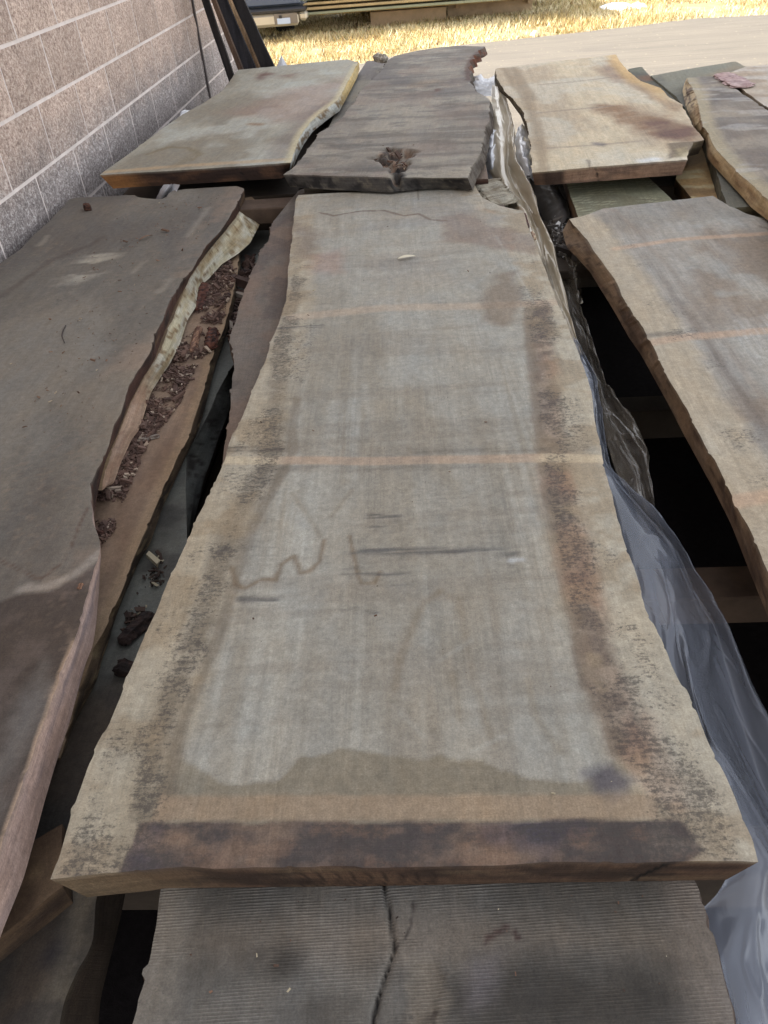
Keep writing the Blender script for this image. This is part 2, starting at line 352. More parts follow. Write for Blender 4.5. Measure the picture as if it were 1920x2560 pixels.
for k in range(5):
    for half in (0, 1):
        L = BL-JT if not half else BL/2-JT; h = BH-JT; nx, nz = (6, 3) if not half else (3, 3)
        V = []; 
        for j in range(nz+1):
            for i in range(nx+1):
                ed = i in (0, nx) or j in (0, nz)
                V.append((rng.uniform(.0105, .0125) if ed else rng.uniform(.012, .020), L*i/nx+(0 if i in (0, nx) else rng.normal(0, .005)), h*j/nz+(0 if j in (0, nz) else rng.normal(0, .004))))
        F = [[j*(nx+1)+i, j*(nx+1)+i+1, (j+1)*(nx+1)+i+1, (j+1)*(nx+1)+i] for j in range(nz) for i in range(nx)]
        ring = [i for i in range(nx+1)]+[j*(nx+1)+nx for j in range(1, nz+1)]+[nz*(nx+1)+i for i in range(nx-1, -1, -1)]+[j*(nx+1) for j in range(nz-1, 0, -1)]
        b0 = len(V); V += [(-.02, V[i][1], V[i][2]) for i in ring]
        F += [[ring[q], b0+q, b0+(q+1) % len(ring), ring[(q+1) % len(ring)]] for q in range(len(ring))]
        variants.append((half, mesh_np('block', V, [F], mat=M_block, smooth_sh=False)))
full = [m for h_, m in variants if not h_]; halfs = [m for h_, m in variants if h_]
for c in range(-4, 5):                     # courses up from below the slabs to above the frame
    z0 = -.53+c*BH-.0
    y = 3.418+(0 if c % 2 == 0 else BL/2)-8*BL
    if c % 2: y += 0
    while y < YC-.05:
        if y > .1:
            me = random.choice(full) if y+BL < YC+.05 else random.choice(halfs)
            o = child('block', me, bw); o.location = (WX, y+JT/2, z0+JT/2); o.matrix_parent_inverse = bw.matrix_basis.inverted()
        y += BL
# dark control joint
child('control_joint', box_mesh('control_joint', (WX-.002, 5.90, -1.4), (WX+.023, 5.925, .5), flat_mat('joint_caulk', (82, 74, 72), .8)), bw)

# ------------------------------------------------------------------ slabs
def slab(name, label, cat, z, t, near, far, left, right, paint, side, end, lb=None, rb=None, nb=None, res=.008, hfun=None,
         mats=None, inset=(0., 0., 0., 0.), amp=.004, jit=.0015, group=None, seed=1, sm=1, zb=None, tilt=(0, 0)):
    mats = mats or (M_saw, M_edge, M_end); zb = z-t if zb is None else zb
    w3 = lambda P, zz: P if isinstance(P, np.ndarray) else PZ(P, zz)
    Nn, Fr, L, R = [w3(P, z) for P in (near, far, left, right)]
    nu = max(8, int(max(length(Nn), length(Fr))/res)); nv = max(8, int(max(length(L), length(R))/res))
    Nn, Fr = resample(Nn, nu+1), resample(Fr, nu+1); L, R = resample(L, nv+1), resample(R, nv+1)
    if sm: L, R, Nn, Fr = [smooth(P, sm) for P in (L, R, Nn, Fr)]
    def jitt(P, s, a):
        q = np.arange(len(P))*res; e = np.minimum(1, np.minimum(np.arange(len(P)), np.arange(len(P))[::-1])/4.)
        tdir = np.gradient(P[:, :2], axis=0); nrm = np.c_[tdir[:, 1], -tdir[:, 0]]; nrm /= np.linalg.norm(nrm, axis=1)[:, None]+1e-9
        P = P.copy(); P[:, :2] += nrm*(((fbm(q*11, q*0, 6, s)-.5)*3.2*a-a*1.1*ss(.66, .8, fbm(q*45, q*0+3, 3, s+9)))*e)[:, None]; return P
    c00, c10, c01, c11 = (L[0]+Nn[0])/2, (R[0]+Nn[-1])/2, (L[-1]+Fr[0])/2, (R[-1]+Fr[-1])/2
    L[0] = Nn[0] = c00; R[0] = Nn[-1] = c10; L[-1] = Fr[0] = c01; R[-1] = Fr[-1] = c11
    s = np.linspace(0, 1, nu+1)[None, :, None]; q = np.linspace(0, 1, nv+1)[:, None, None]
    G = (1-s)*L[:, None]+s*R[:, None]+(1-q)*Nn[None]+q*Fr[None]-((1-s)*(1-q)*c00+s*(1-q)*c10+(1-s)*q*c01+s*q*c11)
    # ragged outline: displace the rim and let it fade within a few centimetres
    lu, lv = max(length(Nn), length(Fr)), max(length(L), length(R)); fall = max(.012, res*2.2)
    dL, dR, dN, dF = jitt(L, seed, jit)-L, jitt(R, seed+3, jit)-R, jitt(Nn, seed+5, jit*.6)-Nn, jitt(Fr, seed+6, jit*.6)-Fr
    G = G+dL[:, None]*np.exp(-s*lu/fall)+dR[:, None]*np.exp(-(1-s)*lu/fall)+dN[None]*np.exp(-q*lv/fall)+dF[None]*np.exp(-(1-q)*lv/fall)
    L, R, Nn, Fr = G[:, 0].copy(), G[:, -1].copy(), G[0].copy(), G[-1].copy()
    X, Y = G[..., 0].ravel(), G[..., 1].ravel()
    cen = np.array([X.mean(), Y.mean(), zb])
    ax = (Fr.mean(0)-Nn.mean(0))[:2]; ax /= np.linalg.norm(ax); ac = np.array([ax[1], -ax[0]])
    U_ = (X-cen[0])*ac[0]+(Y-cen[1])*ac[1]; V_ = (X-cen[0])*ax[0]+(Y-cen[1])*ax[1]
    dl, dr, dn, df = pdist(X, Y, L[::6, :2]), pdist(X, Y, R[::6, :2]), pdist(X, Y, Nn[::6, :2]), pdist(X, Y, Fr[::6, :2])
    D = dict(X=X, Y=Y, U=U_, V=V_, dl=dl, dr=dr, dn=dn, df=df, z=z, s=np.broadcast_to(s[..., 0], G.shape[:2]).ravel(), q=np.broadcast_to(q[..., 0], G.shape[:2]).ravel())
    col = paint(D); hz = hfun(D) if hfun else X*0
    edge = np.minimum(np.minimum(dl, dr), np.minimum(dn, df))
    hz = hz+(fbm(X*9, Y*4, 3, seed)-.5)*.0025*ss(0, .05, edge)-.0008*(1-ss(0, .006, edge))
    hz = hz+tilt[0]*(X-cen[0])+tilt[1]*(Y-cen[1])
    Z = z+hz; G2 = np.c_[X, Y, Z]
    root = empty(name, cen); tag(root, label, cat, group)
    a = (nu+1)*np.arange(nv)[:, None]+np.arange(nu)[None]
    Q = np.stack([a, a+1, a+nu+2, a+nu+1], -1).reshape(-1, 4)
    # boundary loops and bottoms
    Gr = G2.reshape(nv+1, nu+1, 3); cg = col.reshape(nv+1, nu+1, 3)
    tops = dict(l=Gr[:, 0], r=Gr[:, -1], n=Gr[0], f=Gr[-1])
    def off(P, side_, ins):
        T = np.gradient(P[:, :2], axis=0); T = smooth(np.c_[T, T[:, 0]*0], 4)[:, :2]; nrm = np.c_[T[:, 1], -T[:, 0]]; nrm /= np.linalg.norm(nrm, axis=1)[:, None]+1e-9
        sg = {'l': 1, 'r': -1, 'n': -1, 'f': 1}[side_]
        B = P.copy(); B[:, :2] += nrm*sg*ins; B[:, 2] = zb+(P[:, 2]-z)*.5; return B
    bots = {k: off(tops[k], k, i) for k, i in zip('lrnf', inset)}
    for k, bb in (('l', lb), ('r', rb), ('n', nb)):
        if bb is not None: bots[k] = smooth(resample(PZ(bb, zb), len(tops[k])), 3)
    for k, i0, i1 in (('n', 'l', 'r'), ('f', 'l', 'r')):
        e = 0 if k == 'n' else -1; B = bots[k]; u = np.linspace(0, 1, len(B))[:, None]
        B += (1-u)**6*(bots['l'][e]-B[0])+u**6*(bots['r'][e]-B[-1])
    K = 6
    def ringmesh(T, B, s_, flip, am, colf, tc):
        n = len(T); d = np.r_[0, np.cumsum(np.linalg.norm(np.diff(T, axis=0), axis=1))]
        kk = np.linspace(0, 1, K+1)[:, None]
        P = T[None]*(1-kk[..., None])+B[None]*kk[..., None]
        tv = np.gradient(T[:, :2], axis=0); nr = np.c_[tv[:, 1], -tv[:, 0]]; nr /= np.linalg.norm(nr, axis=1)[:, None]+1e-9
        ef = np.minimum(1, np.minimum(d, d[-1]-d)/.02)
        nn = (fbm(d[None]*8+kk*.8, kk*2.5+d[None]*0, 6, s_)-.42)*am*2*np.sin(np.pi*np.clip(kk, 0, .999)**.8)*ef[None]
        P = P.copy(); P[..., :2] += nr[None]*(nn*(-1 if flip else 1))[..., None]
        c = colf(np.broadcast_to(d[None], nn.shape).ravel(), np.broadcast_to(kk, nn.shape).ravel(), P.reshape(-1, 3))
        if tc is not None:
            k0 = np.exp(-np.broadcast_to(kk, nn.shape).ravel()*30)[:, None]*.5
            c = c*(1-k0)+np.broadcast_to(tc[None], P.shape).reshape(-1, 3)*k0
        a = n*np.arange(K)[:, None]+np.arange(n-1)[None]; q_ = np.stack([a, a+n, a+n+1, a+1], -1).reshape(-1, 4)
        if flip: q_ = q_[:, ::-1]
        uvs = np.c_[np.broadcast_to(kk*t, nn.shape).ravel(), np.broadcast_to(d[None], nn.shape).ravel()]
        return P.reshape(-1, 3), q_, c, uvs, P[-1]
    parts = {}
    for k, fl, colf, am in (('l', True, side, amp), ('r', False, side, amp), ('n', False, end, .0008), ('f', True, end, .0008)):
        P, q_, c, uvs, bt = ringmesh(tops[k], bots[k], seed+ord(k), fl, am, colf, {'l': cg[:, 0], 'r': cg[:, -1], 'n': cg[0], 'f': cg[-1]}[k])
        parts[k] = (P, q_, c, uvs); bots[k] = bt
    def joined(ks, nm, mt):
        P = []; q_ = []; c = []; uv = []; o_ = 0
        for k in ks:
            p_, f_, c_, u_ = parts[k]; P.append(p_); q_.append(f_+o_); c.append(c_); uv.append(u_); o_ += len(p_)
        return put(nm, mesh_np(nm, np.concatenate(P)-cen, [np.concatenate(q_)], np.concatenate(c), np.concatenate(uv), mt), root)
    # underside closes the board
    lp = np.concatenate([bots['n'][:-1], bots['r'][:-1], bots['f'][::-1][:-1], bots['l'][::-1][:-1]])
    nt_ = len(G2); V = np.concatenate([G2, lp])-cen; cc = np.concatenate([col, np.tile(col.mean(0)*.7, (len(lp), 1))]); uv = np.concatenate([np.c_[U_, V_], np.c_[lp[:, 0]-cen[0], lp[:, 1]-cen[1]]])
    put('sawn_face', mesh_np('sawn_face', V, [Q, list(range(nt_, nt_+len(lp)))[::-1]], cc, uv, mats[0], extra={k_: np.r_[np.clip(D.get(k_.lower(), 0*X+dflt), 0, 1), np.full(len(lp), dflt)] for k_, dflt in (('Mold', .12), ('Ridge', 1.))}), root)
    for k in 'lr': joined(k, 'live_edge', mats[1])
    for k in 'nf': joined(k, 'end_grain', mats[2])
    return root

def mix(Cc, c, m):
    m = np.clip(m, 0, 1)[:, None]; return Cc*(1-m)+lin(c)*m
def tint(Cc, f, m):
    m = np.clip(m, 0, 1)[:, None]; return Cc*(1-m+m*np.asarray(f))
def line(D, pts, wd, soft=None, wa=.004, wf=25, seed=3, z=None):
    """soft irregular line or band traced on the board, width in metres"""
    P = PZ(pts, D['z'] if z is None else z)[:, :2]; d = pdist(D['X'], D['Y'], P)
    d = d+(fbm(D['X']*wf, D['Y']*wf, 4, seed)-.5)*2*wa; soft = soft or wd*.5
    return 1-ss(wd-soft, wd+soft, d)
def area(D, pts, soft=.01, wa=.01, wf=20, seed=4, z=None):
    P = PZ(pts, D['z'] if z is None else z)[:, :2]
    d = sdist(D['X'], D['Y'], P)+(fbm(D['X']*wf, D['Y']*wf, 4, seed)-.5)*2*wa
    return 1-ss(-soft, soft, d)
def base(D, c, c2, sx=7, sy=2.2, seed=0, k=(.38, .62)):
    n1 = fbm(D['U']*sx, D['V']*sy, 5, seed); return mix(np.tile(lin(c), (len(n1), 1)), c2, ss(k[0], k[1], n1))
def across(D, f=34, seed=2, k=(.55, .72)):
    """smears running across the board, as a saw leaves them"""
    return ss(k[0], k[1], fbm(D['U']*5, D['V']*f, 4, seed))
def sidefn(c1, c2, c3=None, fx=9, fz=2, seed=5, k=(.4, .6)):
    def f(d, kk, P):
        n1 = fbm(d*fx, kk*fz, 4, seed); c = mix(np.tile(lin(c1), (len(d), 1)), c2, ss(k[0], k[1], n1))
        if c3 is not None: c = mix(c, c3, ss(.58, .7, fbm(d*38, kk*3, 3, seed+4)))
        return c
    return f

# ---- the big middle slab
ZB = -.85
B_left = [(127, 2200), (153, 2145), (185, 2027), (226, 1917), (278, 1807), (312, 1720), (347, 1635), (385, 1549), (425, 1450), (457, 1381), (480, 1335), (492, 1297), (515, 1254), (541, 1201), (564, 1149), (573, 1115), (582, 1086), (590, 1077), (622, 1007), (642, 949), (663, 903), (677, 857), (697, 810), (715, 752), (718, 712), (723, 654), (730, 602), (734, 544), (740, 498), (746, 487)]
B_right = [(1895, 2157), (1880, 2102), (1863, 2067), (1842, 2015), (1828, 1980), (1799, 1917), (1770, 1859), (1738, 1772), (1715, 1720), (1706, 1717), (1683, 1670), (1654, 1601), (1614, 1526), (1599, 1462), (1570, 1387), (1544, 1306), (1524, 1225), (1510, 1161), (1501, 1115), (1491, 1077), (1484, 1030), (1478, 978), (1458, 920), (1435, 854), (1411, 799), (1388, 747), (1365, 677), (1342, 619), (1322, 576), (1308, 529), (1249, 515), (1206, 495), (1186, 461)]
B_near = [(127, 2200), (220, 2189), (405, 2174), (463, 2168), (532, 2174), (637, 2168), (960, 2168), (1047, 2166), (1249, 2163), (1365, 2155), (1481, 2155), (1597, 2157), (1770, 2155), (1895, 2157)]
B_nb = [(231, 2241), (399, 2224), (405, 2220), (960, 2215), (1365, 2207), (1597, 2206), (1817, 2206)]
B_far = [(746, 487), (960, 474), (1047, 468), (1186, 461)]
def paint_B(D):
    c = base(D, (150, 146, 137), (141, 135, 124), 6, 1.6, 11)
    c = mix(c, (156, 154, 147), .4*ss(.50, .66, fbm(D['U']*9, D['V']*3, 4, 21)))
    c = mix(c, (124, 113, 99), .35*ss(.55, .72, fbm(D['U']*22, D['V']*1.6, 4, 31))*ss(.2, -.9, D['V']))       # brown streaks along the grain
    c = mix(c, (140, 124, 108), .25*ss(.52, .68, fbm(D['U']*3, D['V']*7, 4, 41))*ss(0, .6, D['V']))
    c = mix(c, (128, 126, 124), .35*ss(.5, .66, fbm(D['U']*4, D['V']*9, 4, 43))*ss(.2, .8, D['V']))
    lo = ss(.3, -.5, D['V'])
    c = mix(c, (166, 163, 154), .5*lo*ss(.54, .68, fbm(D['U']*34, D['V']*1.3, 5, 81))); c = mix(c, (128, 118, 103), .5*lo*ss(.56, .70, fbm(D['U']*42, D['V']*1.1, 5, 82))*ss(.4, .6, fbm(D['U']*4, D['V']*2, 3, 83)))
    c = mix(c, (162, 158, 148), .35*ss(.5, .66, fbm(D['U']*3, D['V']*20, 5, 84))*ss(-.1, .5, D['V'])); c = mix(c, (124, 116, 106), .35*ss(.56, .7, fbm(D['U']*2.2, D['V']*26, 5, 85)))
    # brownish damp zone near the front, wavy upper border
    wet = [(340, 1850), (434, 1899), (498, 1917), (550, 1957), (608, 1963), (694, 1957), (752, 1894), (799, 1888), (845, 1873), (920, 1882), (995, 1888), (1053, 1899), (1099, 1885), (1157, 1905), (1209, 1894), (1249, 1923), (1330, 1949), (1452, 1954), (1481, 1934), (1560, 1880), (1700, 2300), (200, 2300)]
    c = mix(c, (121, 112, 96), .8*area(D, wet, .004, .006, 40))
    # sapwood along both live edges
    wl = .085+.03*(fbm(D['V']*3, D['V']*0, 3, 7)-.5)+.035*ss(.3, -1.1, D['V']); el = 1-ss(wl-.03, wl+.02, D['dl']+(fbm(D['U']*25, D['V']*30, 4, 8)-.5)*.03)
    wr = .075+.04*(fbm(D['V']*3, D['V']*0+5, 3, 9)-.5)+.05*ss(.3, -1.1, D['V']); er = 1-ss(wr-.03, wr+.02, D['dr']+(fbm(D['U']*25, D['V']*30, 4, 10)-.5)*.03)
    amp = ss(1.25, .35, D['V'])
    c = mix(c, (166, 155, 136), el*(.3+.5*amp)); c = mix(c, (170, 161, 144), er*(.28+.55*amp))
    # dark stained band inside each sapwood strip
    LB = [(745, 700), (700, 880), (690, 1000), (677, 1090), (682, 1130), (650, 1190), (605, 1270), (570, 1340), (545, 1427), (520, 1520), (475, 1640), (425, 1760), (390, 1865), (378, 1950), (365, 2067), (355, 2130)]
    RB = [(1350, 760), (1362, 900), (1370, 1000), (1378, 1080), (1390, 1172), (1408, 1254), (1432, 1370), (1450, 1450), (1473, 1555), (1491, 1630), (1508, 1705), (1522, 1720), (1548, 1795), (1575, 1870)]
    mold = ss(.36, .56, fbm(D['U']*26, D['V']*44, 5, 51)); stre = across(D, 60, 52, (.4, .62))
    lb_ = line(D, LB, .020, .015, .010, 30)*(.35+.65*ss(.9, .2, D['V'])); rb_ = line(D, RB, .024, .014, .010, 30)*(.25+.75*ss(.9, .1, D['V']))
    c = mix(c, (100, 89, 76), lb_*(.3+.3*np.maximum(mold, stre)))
    c = mix(c, (124, 102, 88), rb_*.6); c = mix(c, (74, 62, 58), rb_*mold*.5)
    li = line(D, [(u+52, v) for u, v in LB[2:]], .010, .006, .005, 30); c = mix(c, (108, 97, 84), li*.6)
    ri = line(D, [(u-32, v) for u, v in RB], .012, .007, .006, 30); c = mix(c, (112, 98, 84), ri*.65)
    # dark mould smears in the sapwood, drawn across by the saw
    edl, edr = ss(.15, .09, D['dl'])*ss(.0, .02, D['dl']), ss(.125, .08, D['dr'])*ss(.0, .03, D['dr'])
    pt = ss(.36, .60, fbm(D['U']*9, D['V']*9, 4, 64)); D['mold'] = .10+amp*(edl*(.2+.5*pt)+edr*(.2+.55*pt))+.7*lb_*(.4+.6*pt)+.65*rb_*(.3+.7*pt)
    c = mix(c, (140, 124, 102), .6*np.maximum(el, er)*ss(.48, .62, fbm(D['U']*10, D['V']*12, 5, 66)))
    c = mix(c, (156, 118, 96), .3*er*ss(.54, .66, fbm(D['U']*14, D['V']*6, 4, 65))*ss(.04, .07, D['dr']))
    # sticker marks
    m1 = line(D, [(545, 1153), (690, 1152), (960, 1152), (1360, 1146), (1520, 1150)], .0135, .0035, .001, 30)
    c = mix(c, (164, 144, 126), m1*.8); c = mix(c, (186, 172, 146), m1*np.maximum(el, er)*.7)
    for P_, a_ in (([(560, 1124), (700, 1124)], .8), ([(1040, 1128), (1300, 1126), (1500, 1122)], .38), ([(690, 1172), (900, 1170), (1300, 1166)], .28)):
        c = mix(c, (76, 70, 66), line(D, P_, .009, .007, .004, 60)*a_*(.3+.7*across(D, 150, 71, (.35, .6))))
    m2 = line(D, [(735, 795), (960, 770), (1200, 765), (1400, 757)], .020, .010, .002, 30); c = mix(c, (172, 154, 136), m2*.6)
    m3 = area(D, [(400, 1990), (1640, 1985), (1650, 2048), (380, 2054)], .004, .002, 30); c = mix(c, (148, 128, 107), m3*.72)
    m4 = area(D, [(350, 2058), (1000, 2056), (1700, 2050), (1760, 2130), (1700, 2164), (960, 2172), (300, 2182)], .003, .004, 40)  # mottled front stain band, darkened further for shade over the near end
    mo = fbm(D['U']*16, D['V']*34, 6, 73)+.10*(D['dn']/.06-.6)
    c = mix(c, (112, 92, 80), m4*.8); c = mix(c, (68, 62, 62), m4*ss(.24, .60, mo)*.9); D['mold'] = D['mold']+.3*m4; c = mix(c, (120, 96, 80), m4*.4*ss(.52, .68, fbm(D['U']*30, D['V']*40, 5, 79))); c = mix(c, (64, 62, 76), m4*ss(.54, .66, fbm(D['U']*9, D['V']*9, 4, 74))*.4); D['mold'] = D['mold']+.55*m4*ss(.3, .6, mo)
    m5 = area(D, [(150, 2060), (340, 2060), (330, 2190), (140, 2190)], .03, .03, 14); c = mix(c, (122, 106, 88), m5*ss(.42, .62, fbm(D['U']*12, D['V']*20, 5, 75))*.6); D['mold'] = D['mold']+.4*m5
    m6 = area(D, [(1650, 1880), (1800, 2000), (1860, 2100), (1640, 2110)], .03, .03, 14); c = mix(c, (128, 118, 106), m6*ss(.45, .62, fbm(D['U']*12, D['V']*20, 5, 76))*.5); D['mold'] = D['mold']+.35*m6
    c = mix(c, (72, 70, 84), .7*area(D, [(1465, 1935), (1530, 1915), (1600, 1950), (1570, 1985), (1490, 1985)], .012, .012, 30))
    # brown water line, dark scratches and streaks
    c = mix(c, (108, 90, 70), .65*line(D, [(579, 1421), (590, 1462), (613, 1473), (654, 1450), (689, 1450), (706, 1410), (735, 1392), (752, 1433), (775, 1427), (799, 1404), (810, 1352)], .0045, .004, .0035, 70))
    c = mix(c, (112, 96, 78), .7*line(D, [(874, 1340), (885, 1390), (895, 1440), (905, 1458), (937, 1457), (950, 1430)], .0035, .0035, .002, 70))
    c = mix(c, (118, 104, 86), .42*line(D, [(990, 1720), (1000, 1650), (1029, 1572), (1058, 1508), (1099, 1479)], .006, .006, .003, 50))
    c = mix(c, (128, 116, 100), .3*line(D, [(1099, 1479), (1145, 1502), (1163, 1572), (1177, 1670), (1190, 1730)], .006, .006, .003, 50))
    for P_ in ([(730, 1235), (770, 1290), (800, 1340)], [(880, 1225), (830, 1290)], [(1200, 1730), (1215, 1800), (1235, 1860)], [(1130, 1690), (1150, 1800)], [(1320, 1700), (1340, 1790), (1400, 1880)]):
        c = mix(c, (124, 112, 94), .4*line(D, P_, .0045, .005, .002, 50))
    for P_, w_ in (([(870, 1375), (1284, 1382)], .009), ([(930, 1290), (990, 1290)], .012), ([(930, 1320), (1000, 1325)], .006), ([(870, 1435), (1000, 1445)], .014), ([(860, 1522), (940, 1530)], .006), ([(700, 820), (800, 815)], .010), ([(560, 1380), (700, 1380)], .01), ([(600, 1500), (690, 1502)], .006)):
        c = mix(c, (84, 82, 82), .8*line(D, P_, w_, w_*.9, .003, 60)*across(D, 170, 77, (.40, .56)))
    c = mix(c, (200, 202, 204), .5*line(D, [(1278, 1402), (1302, 1399)], .004, .004, .004, 90))
    # far end stains
    c = mix(c, (100, 84, 74), .75*line(D, [(800, 532), (835, 540), (900, 528), (960, 527), (1010, 540), (1047, 535), (1076, 550), (1116, 552)], .006, .005, .006, 40))
    c = mix(c, (122, 104, 94), .6*area(D, [(1100, 545), (1160, 530), (1330, 600), (1340, 640), (1240, 620), (1120, 600)], .03, .04, 9))
    c = mix(c, (120, 104, 88), .65*area(D, [(1235, 700), (1290, 680), (1300, 760), (1260, 810), (1205, 800), (1215, 740)], .02, .03, 16))
    c = mix(c, (108, 96, 90), .5*area(D, [(740, 560), (800, 590), (790, 640), (735, 640)], .03, .03, 12))
    c = mix(c, (150, 112, 100), .35*area(D, [(775, 640), (860, 620), (850, 680), (770, 690)], .03, .03, 12))
    c = mix(c, (90, 80, 72), .6*line(D, [(1044, 470), (1046, 500)], .002, .002, .001, 60))
    for P_ in ([(1240, 590), (1335, 760)], [(1180, 720), (1250, 660)], [(1100, 1650), (1180, 1600)], [(1000, 1780), (1060, 1840)], [(1180, 1880), (1260, 1840)]):
        c = mix(c, (172, 172, 166), .25*line(D, P_, .0034, .003, .0005, 60))
    c = tint(c, (.9, .88, .88), ss(.010, .0, D['dn']))
    return c
def h_B(D):
    return .004*np.sin((D['s']-.5)*3)**2*0+.006*(D['s']-.5)**2*4*ss(0, .4, D['df'])*.4
def end_B(d, kk, P):
    c = mix(np.tile(lin((76, 58, 46)), (len(d), 1)), (52, 40, 33), ss(.38, .6, fbm(d*16, kk*3, 4, 3)))  # dark end grain, colour lowered further to carry shade on the near face
    c = mix(c, (92, 76, 60), ss(.55, .7, fbm(d*7, kk*5+3, 4, 9))*.6)
    c = mix(c, (106, 90, 70), ss(.22, .0, d)*.8)
    for k in range(9):           # growth rings
        cx = .27+k*.019; rr = np.abs(d-cx-.012*(1-(kk-.5)**2*4)); c = mix(c, (34, 25, 21), (1-ss(.0012, .0032, rr))*.8*ss(.1, .4, kk))
    q = np.abs(d-.672-.022*(1-kk)**1.3); c = mix(c, (12, 9, 8), 1-ss(.0022, .0045, q))
    return c
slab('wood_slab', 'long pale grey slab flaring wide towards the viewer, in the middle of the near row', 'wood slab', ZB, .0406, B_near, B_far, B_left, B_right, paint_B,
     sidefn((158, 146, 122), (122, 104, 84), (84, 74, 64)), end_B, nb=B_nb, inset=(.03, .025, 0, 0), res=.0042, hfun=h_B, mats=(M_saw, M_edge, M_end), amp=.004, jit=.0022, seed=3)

# ---- slab lying against the wall in the near row
ZA = -.85
A_right = [(-120, 2440), (-60, 2280), (0, 2125), (23, 2056), (52, 1975), (75, 1911), (98, 1836), (127, 1743), (142, 1711), (162, 1659), (182, 1601), (203, 1531), (220, 1474), (237, 1421), (246, 1392), (250, 1364), (241, 1323), (234, 1283), (230, 1248), (232, 1207), (249, 1161), (260, 1132), (275, 1092), (284, 1065), (301, 1030), (318, 978), (341, 932), (370, 886), (388, 839), (411, 787), (425, 752), (451, 709), (480, 671), (515, 614), (555, 573), (579, 535), (610, 472)]
A_rb = [(-60, 2560), (-20, 2420), (0, 2342), (58, 2200), (87, 2096), (110, 2009), (139, 1911), (174, 1807), (197, 1720), (214, 1659), (231, 1618), (240, 1566), (247, 1480), (250, 1427), (252, 1364), (240, 1340), (236, 1300), (240, 1255), (252, 1200), (262, 1160), (285, 1110), (305, 1060), (325, 1010), (356, 950), (388, 900), (405, 850), (425, 800), (440, 765), (474, 695), (509, 643), (550, 593), (590, 544), (613, 504)]
A_far = [(191, 493), (312, 488), (336, 487), (347, 493), (399, 498), (425, 489), (431, 477), (463, 472), (590, 465), (610, 472)]
A_left = np.array([(-1.385, .2, ZA), (-1.385, 1.6, ZA), tuple(onz(0, 655, ZA)), tuple(onz(52, 622, ZA)), tuple(onz(87, 584, ZA)), tuple(onz(122, 555, ZA)), tuple(onz(174, 498, ZA)), tuple(onz(191, 493, ZA))])
A_left[:, 0] = np.maximum(A_left[:, 0], -1.40)
A_near = np.array([(-1.385, .2, ZA), tuple(onz(-120, 2440, ZA))])
def paint_A(D):
    c = base(D, (118, 112, 104), (102, 96, 89), 3.2, 1.3, 13)
    c = mix(c, (122, 112, 100), .7*ss(.5, .68, fbm(D['U']*3-D['V']*1.2, D['V']*1.6, 4, 23)))
    c = mix(c, (86, 80, 76), .65*ss(.50, .66, fbm(D['U']*2.4, D['V']*1.1, 5, 24)))
    c = mix(c, (136, 118, 104), .5*ss(.12, .03, D['dr'])*ss(.42, .6, fbm(D['U']*6, D['V']*7, 4, 25)))
    c = mix(c, (156, 150, 138), .8*area(D, [(180, 660), (235, 628), (270, 640), (245, 690), (190, 745), (150, 735)], .05, .09, 9)*ss(.38, .62, fbm(D['U']*9-D['V']*5, D['V']*22, 5, 26)))
    for P_ in ([(100, 612), (118, 590)], [(330, 680), (360, 655)], [(470, 590), (520, 520)], [(400, 730), (425, 700)]):
        c = mix(c, (148, 140, 128), .35*line(D, P_, .010, .010, .010, 22))
    c = mix(c, (72, 62, 56), .5*line(D, [(0, 742), (60, 700), (130, 650), (230, 610), (260, 590)], .012, .012, .01, 20))
    # dark damp foot of the slab with a pale tide line
    T = [(-200, 1560), (0, 1506), (58, 1479), (127, 1474), (191, 1439), (231, 1404), (260, 1380)]
    dk = area(D, T+[(300, 1500), (300, 2700), (-900, 2700)], .006, .006, 30)
    c = mix(c, (72, 62, 56), .94*dk); c = mix(c, (98, 86, 80), .5*dk*ss(.5, .7, fbm(D['U']*16, D['V']*14, 4, 27)))
    c = mix(c, (146, 136, 126), .75*line(D, [(p[0], p[1]-7) for p in T[2:]], .009, .007, .004, 40)); c = mix(c, (84, 66, 56), .7*line(D, [(0, 1400), (100, 1450), (165, 1400), (200, 1310), (220, 1270)], .0025, .002, .003, 50))
    pl = area(D, [(110, 1640), (125, 1720), (60, 1880), (0, 2010), (-150, 2300), (-300, 2300), (-60, 1950), (50, 1800)], .02, .035, 12)
    c = mix(c, (112, 107, 103), .6*pl)
    c = mix(c, (176, 150, 128), .8*line(D, A_right[:11], .0035, .003, .003, 90))
    grit = ss(.66, .72, fbm(D['U']*110, D['V']*110, 2, 28))*ss(.42, .62, fbm(D['U']*5, D['V']*5, 3, 29)); c = mix(c, (130, 112, 98), grit*.25)
    return c
def side_A(d, kk, P):
    c = mix(np.tile(lin((74, 50, 42)), (len(d), 1)), (46, 33, 29), ss(.4, .62, fbm(d*14, kk*2, 4, 5)))
    c = mix(c, (110, 88, 66), .6*ss(.55, .68, fbm(d*5, kk*2+4, 4, 8)))
    pk = 1-ss(.66, 1.1, P[:, 1]); pink = mix(np.tile(lin((166, 141, 130)), (len(d), 1)), (128, 113, 112), ss(.4, .65, fbm(d*5, kk*3, 4, 6)))
    pk = 1-ss(1.10, 1.18, P[:, 1]+.02*kk)
    return c*(1-pk[:, None])+pink*pk[:, None]
slab('wood_slab', 'dark brown-grey slab with dusty top lying along the block wall in the near row', 'wood slab', ZA, .06, A_near, A_far, A_left, A_right, paint_A, side_A,
     sidefn((120, 98, 74), (84, 66, 52)), rb=A_rb, zb=ZA-.06, res=.007, mats=(M_dusty, M_edge, M_end), amp=.004, jit=.004, seed=13)

